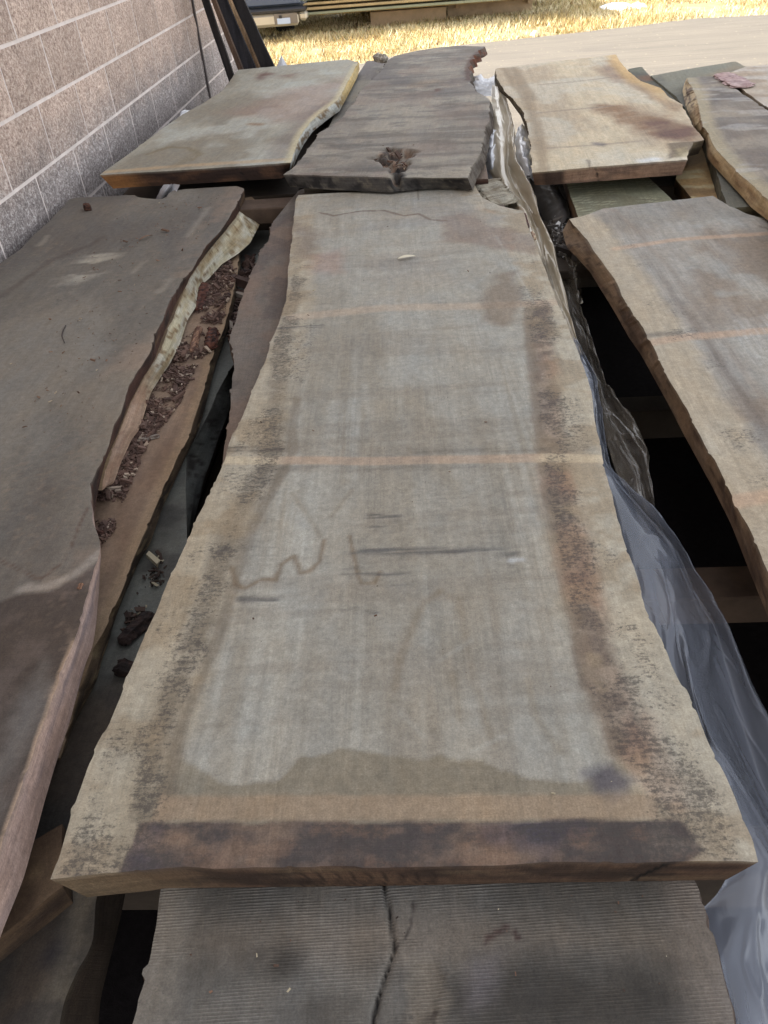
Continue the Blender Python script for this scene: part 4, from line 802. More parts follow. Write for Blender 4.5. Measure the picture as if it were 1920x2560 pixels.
slab('wood_board', 'pale green-grey board with curved saw marks under the flame-stained slab', 'board', -.905, .045, [(1452, 560), (1700, 525)], [(1395, 350), (1560, 330)], [(1452, 560), (1417, 463), (1395, 350)], [(1700, 525), (1680, 498), (1625, 446), (1560, 330)],
     lambda D: mix(base(D, (136, 136, 114), (116, 114, 96), 5, 5, 121), (168, 166, 142), .7*(.5+.5*np.sin((np.hypot(D['X']-.6, D['Y']-1.9))*230+8*fbm(D['X']*5, D['Y']*5, 3, 1)) > .72)*ss(.4, .6, fbm(D['X']*14, D['Y']*14, 3, 2))),
     sidefn((98, 76, 54), (66, 50, 38)), sidefn((96, 80, 60), (70, 60, 50)), inset=(-.0, 0, 0, 0), res=.009, seed=69)
slab('wood_board', 'golden tan board sloping into the gap left of the far right slab', 'board', -.90, .05, [(1790, 620), (2010, 640)], [(1700, 385), (1770, 360)], [(1790, 620), (1728, 492), (1690, 447), (1700, 385)], [(2010, 640), (1920, 545), (1830, 450), (1770, 360)],
     lambda D: mix(base(D, (150, 122, 82), (112, 90, 62), 5, 4, 123), (172, 162, 130), .6*ss(.5, .62, fbm(D['U']*8, D['V']*8, 4, 124))), sidefn((96, 72, 44), (60, 46, 32)), sidefn((96, 72, 44), (60, 46, 32)), res=.010, seed=71)

# ------------------------------------------------------------------ hidden layers and sleepers that carry the piles
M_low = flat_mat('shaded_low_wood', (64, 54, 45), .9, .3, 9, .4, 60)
def simple(name, label, cat, lo, hi, mat, bevel=.004, group=None):
    c = Vector(((lo[0]+hi[0])/2, (lo[1]+hi[1])/2, lo[2])); me = box_mesh(name, Vector(lo)-c, Vector(hi)-c, mat, bevel=bevel)
    return tag(put(name, me, loc=c), label, cat, group)
low_g = 'unseen slabs stacked lower in the piles'
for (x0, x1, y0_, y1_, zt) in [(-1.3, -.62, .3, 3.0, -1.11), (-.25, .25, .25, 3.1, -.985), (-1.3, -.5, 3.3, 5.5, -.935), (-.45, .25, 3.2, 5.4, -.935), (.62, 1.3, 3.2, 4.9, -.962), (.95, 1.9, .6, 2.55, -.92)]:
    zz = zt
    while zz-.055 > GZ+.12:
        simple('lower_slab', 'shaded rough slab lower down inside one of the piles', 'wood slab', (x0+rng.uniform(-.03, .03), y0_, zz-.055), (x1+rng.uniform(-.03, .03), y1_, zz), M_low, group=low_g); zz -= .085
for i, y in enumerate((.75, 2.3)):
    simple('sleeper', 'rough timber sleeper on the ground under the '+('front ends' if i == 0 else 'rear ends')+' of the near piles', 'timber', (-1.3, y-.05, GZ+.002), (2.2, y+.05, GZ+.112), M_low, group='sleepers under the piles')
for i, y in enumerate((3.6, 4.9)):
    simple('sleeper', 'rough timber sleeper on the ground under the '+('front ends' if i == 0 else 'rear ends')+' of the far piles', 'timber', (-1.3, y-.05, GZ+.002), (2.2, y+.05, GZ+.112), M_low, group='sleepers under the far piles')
# cross bearer seen in the dark gap
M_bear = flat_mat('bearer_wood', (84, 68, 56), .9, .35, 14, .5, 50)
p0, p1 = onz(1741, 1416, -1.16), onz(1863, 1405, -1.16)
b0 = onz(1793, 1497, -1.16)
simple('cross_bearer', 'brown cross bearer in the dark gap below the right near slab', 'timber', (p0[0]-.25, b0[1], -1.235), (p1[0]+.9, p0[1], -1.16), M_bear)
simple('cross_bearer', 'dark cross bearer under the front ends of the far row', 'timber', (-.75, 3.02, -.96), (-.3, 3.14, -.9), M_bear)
# lumpy rotten wood end poking past the notch of the middle slab
# ------------------------------------------------------------------ plastic sheeting
def plastic(name, col, alpha, rough=.16, milky=.5):
    m = bpy.data.materials.new(name); m.use_nodes = True; n = m.node_tree; n.nodes.clear(); out = n.nodes.new('ShaderNodeOutputMaterial')
    b = n.nodes.new('ShaderNodeBsdfPrincipled'); b.inputs['Base Color'].default_value = tuple(lin(col))+(1,); b.inputs['Roughness'].default_value = rough
    b.inputs['IOR'].default_value = 1.5; b.inputs['Specular IOR Level'].default_value = .75; b.inputs['Coat Weight'].default_value = .3; b.inputs['Coat Roughness'].default_value = .08
    tr = n.nodes.new('ShaderNodeBsdfTransparent'); tl = n.nodes.new('ShaderNodeBsdfTranslucent'); tl.inputs[0].default_value = tuple(lin(col))+(1,)
    m1 = n.nodes.new('ShaderNodeMixShader'); m1.inputs[0].default_value = milky; n.links.new(b.outputs[0], m1.inputs[1]); n.links.new(tl.outputs[0], m1.inputs[2])
    m2 = n.nodes.new('ShaderNodeMixShader'); n.links.new(tr.outputs[0], m2.inputs[1]); n.links.new(m1.outputs[0], m2.inputs[2])
    tc = N(n, 'ShaderNodeTexCoord').outputs['Object']
    a = noise(n, mapped(n, tc, (5, 1.6, 3)), 1, 3, .5, 1.); n.links.new(rngmap(n, a, .3, .7, alpha-.12, min(1, alpha+.12)), m2.inputs[0])
    bp = N(n, 'ShaderNodeBump', Strength=.22, Distance=.010); n.links.new(noise(n, mapped(n, tc, (16, 5, 8)), 1, 4, .55, .9), bp.inputs['Height']); n.links.new(bp.outputs[0], b.inputs['Normal'])
    n.links.new(m2.outputs[0], out.inputs[0]); return m
def sheet(name, label, rails, mat, nv=160, sub=10, wr=.004, seed=1, cat='plastic sheet'):
    R = [smooth(resample(np.array([onz(u, v, z) for u, v, z in r_]), nv), 4) for r_ in rails]
    rows = []
    n = len(R)
    for i in range(n-1):
        a, b_, c_, d_ = R[max(i-1, 0)], R[i], R[i+1], R[min(i+2, n-1)]
        for k in range(sub):
            t = k/sub; rows.append(.5*((2*b_)+(-a+c_)*t+(2*a-5*b_+4*c_-d_)*t*t+(-a+3*b_-3*c_+d_)*t**3))
    rows.append(R[-1]); G = np.array(rows); nr = len(rows)
    uu = np.arange(nr)[:, None]/sub; vv = np.arange(nv)[None]/nv*8
    G = G.copy(); G[..., 2] += (fbm(uu*1.1+vv*.3, vv*1.1, 3, seed)-.5)*2*wr; G[..., 0] += (fbm(uu*2.+7, vv*1.6, 3, seed+3)-.5)*wr
    for k_, (fa, fb, am_) in enumerate(((.9, .8, 1.), (1.7, -1.3, .45))):
        nn = fbm(uu*fa+vv*fb*.5, vv*abs(fb)-uu*.7, 2, seed+20+k_); G[..., 2] += np.clip(1-np.abs(nn-.5)*13, 0, 1)**1.4*wr*am_*np.sin(np.pi*np.clip(uu/(n-1), 0, 1))
    c0 = G.reshape(-1, 3).mean(0)
    a = nv*np.arange(nr-1)[:, None]+np.arange(nv-1)[None]; Q = np.stack([a, a+1, a+nv+1, a+nv], -1).reshape(-1, 4)
    return tag(put(name, mesh_np(name, G.reshape(-1, 3)-c0, [Q], mat=mat), loc=c0), label, cat)
M_pl = plastic('clear_sky_tint_sheeting', (168, 173, 186), .46, .12, .25)  # bluish tint in the colour stands for sky reflected by the clear sheet
M_pl2 = plastic('tan_grey_sheeting', (206, 192, 168), .94, .38, .2)
M_pl3 = plastic('smoky_sheeting', (128, 118, 106), .55, .10, .15)
M_pl4 = plastic('white_sheeting', (226, 226, 230), .97, .35, .15)
r0 = [(u-26, v+4, -.925) for u, v in B_right[::-1][13:]]+[(1800, 2225, -.93), (1730, 2290, -.955), (1760, 2420, -.955), (1790, 2640, -.955)]
r1 = [(1434, 850, -.93), (1482, 960, -.935), (1497, 1080, -.93), (1510, 1170, -.92), (1548, 1245, -.92), (1590, 1300, -.92), (1630, 1350, -.92), (1668, 1410, -.92), (1689, 1473, -.92), (1692, 1531, -.92), (1714, 1601, -.92), (1735, 1711, -.92), (1775, 1836, -.915), (1832, 1951, -.915), (1890, 2067, -.915), (1925, 2160, -.92), (1905, 2260, -.94), (1870, 2400, -.95), (1880, 2640, -.95)]
r2 = [(1437, 850, -.96), (1488, 965, -.965), (1503, 1080, -.97), (1518, 1175, -.97), (1558, 1225, -.97), (1600, 1270, -.98), (1650, 1325, -.98), (1690, 1380, -.99), (1732, 1470, -1.0), (1775, 1560, -1.), (1800, 1640, -1.), (1835, 1760, -1.), (1880, 1900, -1.), (1925, 2020, -1.), (1960, 2120, -1.), (1990, 2300, -1.), (2010, 2420, -1.), (2010, 2660, -1.)]
r3 = [(1440, 850, -.95), (1470, 905, -.96), (1492, 960, -.96), (1504, 1040, -.96), (1512, 1110, -.955), (1524, 1178, -.95), (1562, 1215, -.95), (1600, 1248, -.95), (1645, 1294, -.95), (1688, 1346, -.96), (1712, 1385, -.97), (1765, 1470, -.97), (1805, 1540, -.97), (1840, 1620, -.97), (1880, 1715, -.97), (1925, 1800, -.97), (1980, 1950, -.97), (2030, 2100, -.97), (2080, 2300, -.98), (2100, 2640, -.98)]
r4 = [(u-8, v+30, z-.16) for u, v, z in r3]
sheet('plastic_sheet', 'clear sky-tinted plastic sheeting drooping beside the middle slab down to the front', [r0, r1, r2, r3, r4], M_pl, 420, 26, .008, 3)
q0 = [(1412, 640, -.98), (1436, 700, -1.0), (1447, 740, -1.0), (1465, 810, -1.0), (1495, 900, -1.0), (1515, 961, -1.0), (1555, 1020, -1.0), (1592, 1075, -1.0), (1617, 1130, -1.0), (1622, 1184, -1.0), (1638, 1290, -1.0), (1660, 1330, -1.01)]
qa = [(1355, 640, -.93), (1385, 735, -.95), (1415, 830, -.96), (1475, 925, -.98), (1492, 985, -.98), (1505, 1060, -.98), (1515, 1110, -.98), (1540, 1170, -.985), (1570, 1220, -.985), (1590, 1290, -.985), (1620, 1340, -.99)]
qb = [(u+(v_-u)*.55, (w_+x_)/2, -1.03) for (u, w_, _), (v_, x_, _) in zip(qa, q0)]
sheet('plastic_sheet', 'smoky crumpled fold of sheeting beside the dark gap, right of the middle slab', [qa, qb, q0, [(u-5, v+20, z-.12) for u, v, z in q0]], M_pl3, 260, 20, .012, 8)
# tan sheeting between the piles
ta = [(1230, 214, -.87), (1228, 300, -.88), (1214, 345, -.90), (1212, 400, -.92), (1230, 440, -.93), (1240, 470, -.94), (1262, 520, -.95), (1300, 560, -.95), (1330, 640, -.95), (1360, 720, -.95), (1400, 800, -.95), (1440, 890, -.95)]
tb = [(1243, 214, -.845), (1254, 320, -.85), (1257, 393, -.87), (1258, 436, -.88), (1272, 477, -.90), (1300, 520, -.91), (1322, 565, -.91), (1345, 640, -.91), (1375, 715, -.92), (1408, 795, -.93), (1445, 890, -.94)]
tc_ = [(1258, 225, -.87), (1275, 300, -.88), (1272, 350, -.90), (1268, 410, -.93), (1290, 470, -.95), (1320, 520, -.95), (1345, 580, -.95), (1362, 650, -.95), (1385, 720, -.96), (1420, 800, -.96), (1450, 890, -.96)]
td = [(1266, 246, -.85), (1288, 325, -.86), (1283, 369, -.87), (1295, 410, -.88), (1312, 440, -.88), (1336, 484, -.89), (1350, 542, -.89), (1372, 590, -.9), (1388, 635, -.92), (1398, 680, -.93), (1418, 760, -.95), (1455, 890, -.96)]
te = [(1264, 260, -.95), (1284, 335, -.97), (1284, 385, -.98), (1296, 420, -1.0), (1312, 450, -1.0), (1334, 496, -1.0), (1346, 555, -1.0), (1366, 605, -1.02), (1384, 650, -1.04), (1396, 700, -1.04), (1414, 780, -1.05), (1450, 900, -1.05)]
sheet('plastic_sheet', 'tan-grey folded sheeting running down between the holed slab and the flame-stained slab', [ta, tb, tc_, td, te], M_pl2, 300, 20, .010, 12)
# small flaps
sheet('plastic_sheet', 'white crumpled sheeting bulging out at the right side of the rotten-holed slab', [[(1222, 290, -.90), (1205, 345, -.90), (1208, 400, -.92), (1222, 450, -.95)], [(1236, 290, -.88), (1226, 345, -.87), (1228, 395, -.89), (1236, 450, -.93)], [(1246, 295, -.90), (1244, 350, -.89), (1246, 395, -.91), (1246, 450, -.95)], [(1258, 300, -.94), (1258, 350, -.95), (1258, 400, -.97), (1258, 455, -.98)]], M_pl4, 60, 8, .014, 25)
sheet('plastic_sheet', 'white puffed sheeting showing past the far end of the rotten-holed slab', [[(1150, 235, -.93), (1170, 200, -.90), (1185, 192, -.87)], [(1185, 240, -.92), (1196, 195, -.86), (1203, 186, -.85)], [(1222, 240, -.92), (1217, 215, -.89), (1214, 200, -.88)], [(1245, 240, -.95), (1240, 200, -.87), (1237, 188, -.86)]], M_pl4, 40, 8, .012, 5)
sheet('plastic_sheet', 'pale bunched sheeting under the left side of the flame-stained slab', [[(1286, 345, -.9), (1290, 400, -.92), (1310, 450, -.95)], [(1298, 318, -.88), (1305, 380, -.87), (1322, 440, -.92)], [(1318, 325, -.9), (1326, 390, -.9), (1332, 452, -.93)], [(1345, 340, -.95), (1350, 400, -.97), (1350, 470, -1.0)]], M_pl4, 40, 8, .012, 6)
sheet('rubber_sheet', 'dark grey sheet sagging into the gap below the flame-stained slab', [[(1322, 445, -.96), (1345, 520, -.985), (1380, 590, -1.01)], [(1350, 450, -.92), (1378, 520, -.95), (1398, 575, -.98)], [(1380, 462, -.91), (1402, 500, -.93), (1420, 545, -.96)], [(1392, 465, -1.0), (1418, 510, -1.02), (1432, 560, -1.05)]], flat_mat('dark_rubber', (74, 70, 68), .55, .2, 12, .2, 30), 40, 8, .004, 7, cat='rubber sheet')
sheet('plastic_sheet', 'pale smoky flap of sheeting hanging by the far left corner of the right near slab', [[(1418, 640, -.97), (1420, 690, -1.0), (1425, 740, -1.04)], [(1432, 650, -.94), (1438, 700, -.97), (1443, 760, -1.03)], [(1448, 655, -.97), (1452, 705, -1.0), (1456, 760, -1.05)]], M_pl3, 40, 8, .01, 9)
sheet('plastic_sheet', 'bluish white plastic strip standing between the two left slabs near the wall', [[(388, 500, -.92), (398, 480, -.87), (408, 462, -.83)], [(402, 503, -.91), (414, 480, -.86), (424, 462, -.83)], [(408, 500, -.93), (420, 480, -.89), (432, 462, -.85)], [(424, 498, -.91), (440, 480, -.85), (450, 462, -.83)]], M_pl4, 40, 8, .003, 15)
p = onx(462, 292, WX+.09)
me = blob_mesh('plastic_bundle', (0, 0, 0), .035, .22, .055, M_pl4, 5); o = put('plastic_bundle', me, loc=(p[0], p[1], p[2]-.03)); tag(o, 'white rounded plastic bundle between the wall and the cream-grey slab', 'plastic bundle')

# ------------------------------------------------------------------ bark crumbs and small debris
def chips(name, label, n, pts, z, size, cols, seed, dens=None, thick=.5, kind=True):
    r = np.random.default_rng(seed); P = PZ(pts, z)[:, :2]; lo, hi = P.min(0), P.max(0)
    X = r.uniform(lo[0], hi[0], n*6); Y = r.uniform(lo[1], hi[1], n*6); k = inside(X, Y, P)
    if dens: k &= fbm(X*14, Y*14, 4, seed) > r.uniform(dens[0], dens[1], len(X))
    X, Y = X[k][:n], Y[k][:n]; n = len(X)
    V = []; F = []; cc = []
    cub = np.array([(-1, -1, -1), (1, -1, -1), (1, 1, -1), (-1, 1, -1), (-1, -1, 1), (1, -1, 1), (1, 1, 1), (-1, 1, 1)], float)
    fq = np.array([(0, 3, 2, 1), (4, 5, 6, 7), (0, 1, 5, 4), (1, 2, 6, 5), (2, 3, 7, 6), (3, 0, 4, 7)])
    s = size*r.lognormal(-.25, .55, n); a = r.uniform(0, 6.28, n)
    q = cub[None]*np.stack([s*r.uniform(.5, 1.3, n), s*r.uniform(.2, .5, n), s*r.uniform(.12, .35, n)*thick*2], -1)[:, None]*r.uniform(.6, 1.15, (n, 8, 1))
    tl = r.normal(0, .35, n); x_, y_, z_ = q[..., 0], q[..., 1], q[..., 2]
    x2 = x_*np.cos(tl)[:, None]+z_*np.sin(tl)[:, None]; z2 = -x_*np.sin(tl)[:, None]+z_*np.cos(tl)[:, None]
    x3 = x2*np.cos(a)[:, None]-y_*np.sin(a)[:, None]; y3 = x2*np.sin(a)[:, None]+y_*np.cos(a)[:, None]
    V = np.stack([x3+X[:, None], y3+Y[:, None], z2-z2.min(1)[:, None]+z+r.uniform(-.001, .004, n)[:, None]], -1).reshape(-1, 3)
    F = (fq[None]+8*np.arange(n)[:, None, None]).reshape(-1, 4)
    t = r.uniform(0, 1, n)[:, None]; c = lin(cols[0])*(1-t)+lin(cols[1])*t; pk = r.uniform(0, 1, n) < .08; c[pk] = lin(cols[2])
    o = put(name, mesh_np(name, V, [F], np.repeat(c, 8, 0), np.repeat(np.c_[X, Y], 8, 0), M_edge, smooth_sh=False)); o['kind'] = 'stuff'; tag(o, label, 'bark crumbs'); return o
chips('rotten_crumbs', 'crumbly brown rotten flakes around the hole of the dark far slab', 110, [(905, 405), (945, 372), (1000, 362), (1050, 374), (1030, 405), (1010, 430), (985, 440), (930, 420)], ZF-.012, .006, [(110, 86, 72), (66, 50, 44), (160, 140, 120)], 31, (.45, .68))
BK = [(118, 94, 84), (78, 60, 54), (164, 146, 130)]
chips('bark_crumbs', 'layer of red-brown bark crumbs on the tan slab in the left gap', 6500, stripA3, ZA3+.0005, .0040, BK, 3, (.40, .66))
chips('bark_crumbs', 'red-brown bark crumbs and flakes on the blue-grey slab in the left gap', 1100, [(615, 660), (635, 640), (640, 690), (620, 760), (600, 830), (575, 850), (570, 800), (590, 720)], ZA4+.001, .0085, [(92, 72, 64), (60, 46, 42), (140, 130, 122)], 5, (.3, .6))
chips('bark_crumbs', 'scattered dark crumbs low in the left gap beside the middle slab', 160, [(400, 1380), (420, 1440), (330, 1700), (300, 1680), (260, 1740), (290, 1660), (340, 1480)], ZA4+.001, .005, [(70, 54, 46), (46, 36, 32), (150, 140, 120)], 7, (.4, .75))
chips('wood_grit', 'fine reddish wood grit scattered over the slab by the wall', 420, [(300, 520), (560, 480), (540, 540), (430, 690), (330, 900), (240, 1130), (60, 1100), (0, 900), (100, 800), (260, 600)], ZA+.0015, .0022, [(118, 92, 76), (84, 66, 56), (164, 148, 126)], 9, (.35, .75))
chips('wood_grit', 'few tiny dark specks on the pale middle slab', 60, [(780, 520), (1250, 560), (1450, 1300), (1650, 2100), (300, 2100), (600, 1200)], ZB+.0015, .0016, [(110, 82, 66), (60, 46, 40), (176, 164, 140)], 11)
chips('wood_grit', 'tiny flecks scattered over the ridged foreground slab', 30, [(430, 2250), (1700, 2240), (1780, 2540), (380, 2540)], ZC+.002, .0016, [(120, 92, 76), (50, 40, 36), (186, 174, 150)], 12)
def chunk(name, label, cat, pts, z, r_, cols, seed, flat=.6, group=None):
    """rough bark piece along a path traced on the board; pts = two px points"""
    a, b = onz(*pts[0], z), onz(*pts[1], z); L = np.linalg.norm(b-a); d = (b-a)/L; nrm = np.array([-d[1], d[0], 0]); n1, n2 = 26, 16
    t = np.linspace(0, 1, n1)[:, None]; an = np.linspace(0, 2*np.pi, n2, endpoint=False)[None]
    env = (np.minimum(1, np.minimum(t, 1-t)*9+.12))**.5
    rr = r_*env*(.75+.6*fbm(t*L*60, np.cos(an)*2+3*np.sin(an), 4, seed)); rr = rr*(1+.10*np.sign(np.sin(an*5+seed)))*(.8+.45*fbm(t*L*160, an*2.5, 3, seed+7))
    cx = a+d*L*t; P = cx[:, None]+nrm*(rr*np.cos(an))[..., None]+np.array([0, 0, 1])*((rr*np.sin(an)*flat+r_*flat*.75))[..., None]
    P = P.reshape(-1, 3); c0 = P.mean(0); aa = n2*np.arange(n1-1)[:, None]; j = np.arange(n2)[None]; Q = np.stack([aa+j, aa+n2+j, aa+n2+(j+1) % n2, aa+(j+1) % n2], -1).reshape(-1, 4)
    f = fbm(t*L*90+an*0, an*2+t*0, 4, seed+2).ravel(); c = mix(np.tile(lin(cols[0]), (len(f), 1)), cols[1], ss(.35, .62, f))
    uv = np.c_[(t*0+an*r_).ravel(), (t*L+an*0).ravel()]
    o = put(name, mesh_np(name, P-c0, [Q, list(range(n2))[::-1], list(range((n1-1)*n2, n1*n2))], c, uv, M_edge, smooth_sh=False), loc=c0); return tag(o, label, cat, group)
chunk('bark_piece', 'reddish bark roll, uppermost on the crumb-strewn slab', 'bark piece', [(494, 780), (512, 715)], ZA3, .018, [(104, 66, 54), (62, 40, 36)], 1)
chunk('bark_piece', 'pale splintered bark sliver below the reddish roll', 'bark piece', [(480, 885), (500, 820)], ZA3, .010, [(150, 116, 94), (92, 64, 54)], 2, .7)
chunk('bark_piece', 'stubby red-brown bark roll at the edge of the crumb-strewn slab', 'bark piece', [(527, 878), (536, 832)], ZA3, .016, [(106, 66, 52), (50, 32, 28)], 3, .8)
chunk('bark_piece', 'grey splintered flake among the crumbs half way down the tan slab', 'bark piece', [(345, 1106), (400, 1092)], ZA3, .007, [(150, 140, 130), (96, 80, 72)], 4, .6)
chunk('bark_piece', 'dark brown bark piece lying in the gap left of the middle slab', 'bark piece', [(304, 1617), (384, 1540)], ZA4, .014, [(58, 44, 40), (34, 26, 25)], 5, .7)
chunk('bark_piece', 'dark bark lump half hidden below the middle slab left edge', 'bark piece', [(303, 1695), (322, 1662)], ZA4, .014, [(58, 42, 38), (36, 27, 25)], 6, .8)
chunk('bark_piece', 'dark bark bit on the blue-grey slab at the top of the gap', 'bark piece', [(597, 690), (628, 686)], ZA4, .014, [(76, 56, 50), (44, 34, 32)], 7, .8)
chunk('bark_piece', 'small curled bark scrap on the slab by the wall', 'bark piece', [(211, 527), (229, 523)], ZA, .013, [(84, 52, 38), (50, 32, 26)], 8, .9)
chunk('bark_piece', 'small bark bit where the middle slab overhangs the lower edge of the tan slab', 'bark piece', [(235, 1336), (262, 1342)], ZA3, .008, [(92, 60, 50), (56, 38, 34)], 9, .8)
chunk('wood_chip', 'tiny orange chip on the slab by the wall beside the tide line', 'wood chip', [(197, 1474), (205, 1460)], ZA, .0035, [(140, 106, 86), (104, 76, 60)], 10, .6)
chunk('branch_piece', 'short grey branch stub at the far end between the two left far slabs', 'branch', [(938, 151), (966, 156)], -.835, .022, [(196, 190, 178), (140, 132, 120)], 13, 1.)
chunk('bark_piece', 'pinkish rough bark piece lying across the crack at the far right', 'bark piece', [(1805, 188), (1862, 222)], ZG, .048, [(172, 150, 148), (144, 118, 118)], 14, .18)
chunk('rotten_wood', 'pale crumbly rotten wood lump behind the notch of the middle slab', 'rotten wood', [(1212, 462), (1256, 520)], -.905, .055, [(160, 154, 140), (124, 114, 98)], 15, .28)
# pale willow leaf and twig
def leaf(name, label, a, b, z, wd, col):
    a, b = onz(*a, z), onz(*b, z); d = b-a; L = np.linalg.norm(d); d /= L; nr = np.array([-d[1], d[0], 0]); n = 14; V = []; 
    for i in range(n):
        t = i/(n-1); w_ = wd*math.sin(math.pi*t)**.7*(1-.3*t); lift = .004*math.sin(math.pi*t)+.002
        for s_ in (-1, 0, 1): V.append(a+d*L*t+nr*w_*s_+np.array([0, 0, lift+(.002 if s_ else 0)]))
    Q = [[3*i+j, 3*i+3+j, 3*i+4+j, 3*i+1+j] for i in range(n-1) for j in range(2)]
    V = np.array(V); c0 = V.mean(0); return tag(put(name, mesh_np(name, V-c0, [Q], mat=flat_mat(name, col, .7, .15, 60, .2)), loc=c0), label, 'leaf')
leaf('dry_leaf', 'slender pale dry leaf lying on the far part of the middle slab', (994, 650), (1040, 643), ZB+.001, .011, (206, 196, 172))
leaf('dry_leaf', 'dry leaf curl on the slab by the wall, upper part', (348, 603), (382, 590), ZA+.001, .006, (110, 84, 66))
def tube(name, label, pts, z, r_, mat, cat):
    P = smooth(resample(np.array([onz(u, v, z)+np.array([0, 0, r_+h_]) for u, v, h_ in pts]), 24), 3); n2 = 6; V = []
    for i, p in enumerate(P):
        d = P[min(i+1, 23)]-P[max(i-1, 0)]; d /= np.linalg.norm(d); s_ = np.cross(d, [0, 0, 1]); s_ /= np.linalg.norm(s_); u_ = np.cross(s_, d); rr = r_*(.5+.5*math.sin(math.pi*min(.95, i/23+.1)))
        for k in range(n2): V.append(p+s_*rr*math.cos(k*math.pi/3)+u_*rr*math.sin(k*math.pi/3))
    V = np.array(V); c0 = V.mean(0); Q = [[i*n2+k, i*n2+n2+k, i*n2+n2+(k+1) % n2, i*n2+(k+1) % n2] for i in range(23) for k in range(n2)]
    return tag(put(name, mesh_np(name, V-c0, [Q], mat=mat), loc=c0), label, cat)
M_twig = flat_mat('twig', (54, 44, 42), .8)
tube('twig', 'thin curved dark twig on the slab by the wall', [(165, 815, 0), (158, 832, .002), (156, 845, .004), (162, 859, 0)], ZA, .0018, M_twig, 'twig')
# bark sliver on the notch edge of the middle slab
chunk('bark_piece', 'thin dark bark sliver along the right edge of the middle slab near its far end', 'bark piece', [(1309, 536), (1321, 573)], ZB-.012, .006, [(92, 56, 48), (60, 40, 36)], 16, .8)
chunk('wood_chip', 'pale torn wood chip on the right edge of the middle slab near its far end', 'wood chip', [(1330, 583), (1337, 602)], ZB-.006, .006, [(186, 172, 148), (128, 98, 80)], 17, .8)
chips('gravel', 'pocket of black and white gravel between the sheeting and the right near slab', 1100, [(1370, 560), (1420, 560), (1425, 600), (1415, 650), (1395, 640)], -.99, .006, [(52, 46, 44), (110, 104, 100), (216, 214, 214)], 19, None, 1.)
simple('gravel_bed', 'dark board that carries the gravel pocket', 'board', tuple(onz(1365, 680, -.99)-np.array([0, 0, .03])), tuple(onz(1440, 545, -.99)-np.array([0, 0, .001])), M_low)

# ------------------------------------------------------------------ dark planks leaning on the wall
def plank(label, bl, br_, tl, tr, y, th, pal, seed, ybk=.03):
    """face traced on the plane y=const, continued down to the ground and up to the wall"""
    A, B, Cc, Dd = [ony(u, v, y) for u, v in (bl, br_, tl, tr)]
    def ext(lo, hi, z): t = (z-lo[2])/(hi[2]-lo[2]); return lo+(hi-lo)*t
    zt = .9
    while ext(A, Cc, zt)[0] < WX+.03: zt -= .02
    a, b = ext(A, Cc, GZ+.01), ext(B, Dd, GZ+.01); c, d = ext(A, Cc, zt), ext(B, Dd, zt)
    n1, n2 = 80, 8; V = []; 
    for k, yy in enumerate((0, th)):
        for i in range(n1+1):
            t = i/n1
            for j in range(n2+1):
                s_ = j/n2; p = (a*(1-t)+c*t)*(1-s_)+(b*(1-t)+d*t)*s_; e = (.006*(float(vn(np.array(t*14.), np.array(seed*1.), seed))-.5)*(1 if j == n2 else .6 if j == 0 else 0))
                V.append(p+np.array([e, yy+.05*t, 0]))
    V = np.array(V); m_ = (n1+1)*(n2+1); F = []
    for i in range(n1):
        for j in range(n2):
            q = i*(n2+1)+j; F.append([q, q+1, q+n2+2, q+n2+1]); F.append([m_+q, m_+q+n2+1, m_+q+n2+2, m_+q+1])
        q = i*(n2+1); F.append([q, q+n2+1, m_+q+n2+1, m_+q]); q += n2; F.append([q, m_+q, m_+q+n2+1, q+n2+1])
    for j in range(n2):
        F.append([j, m_+j, m_+j+1, j+1]); q = n1*(n2+1)+j; F.append([q, q+1, m_+q+1, m_+q])
    f = fbm(V[:, 0]*14+V[:, 2]*2.2, V[:, 2]*1.2, 4, seed); c_ = mix(np.tile(lin(pal[0]), (len(V), 1)), pal[1], ss(.4, .62, f))
    c0 = a; return tag(put('wood_plank', mesh_np('wood_plank', V-c0, [F], c_, np.c_[V[:, 0], V[:, 2]], M_dark, smooth_sh=False), loc=c0), label, 'plank', 'planks leaning on the wall')
dk = [(52, 47, 46), (32, 29, 30)]; sunlit_bn = [(150, 122, 94), (104, 82, 62)]  # light tan palette puts sun on a narrow plank edge into the colour
k_ = lambda x, y: (480+x*.2893, y*.2893)
plank('leftmost dark plank leaning on the wall', k_(315, 715), k_(352, 660), k_(68, 0), k_(128, 0), 5.66, .035, dk, 1)
plank('thin brown edge-on plank between the leftmost dark planks', k_(395, 620), k_(425, 590), k_(150, 0), k_(186, 0), 5.60, .04, [(84, 66, 54), (58, 46, 40)], 2)
plank('black plank in the middle of the leaning bunch', k_(432, 585), k_(540, 575), k_(190, 0), k_(292, 0), 5.70, .03, [(44, 42, 46), (28, 26, 30)], 3)
plank('thin edge-on plank coloured a sunlit tan, leaning between two black planks', k_(546, 578), k_(572, 578), k_(286, 0), k_(326, 0), 5.75, .05, sunlit_bn, 4)
plank('rightmost black plank of the leaning bunch', k_(575, 575), k_(700, 568), k_(330, 0), k_(438, 0), 5.80, .03, [(40, 37, 38), (24, 22, 24)], 5)

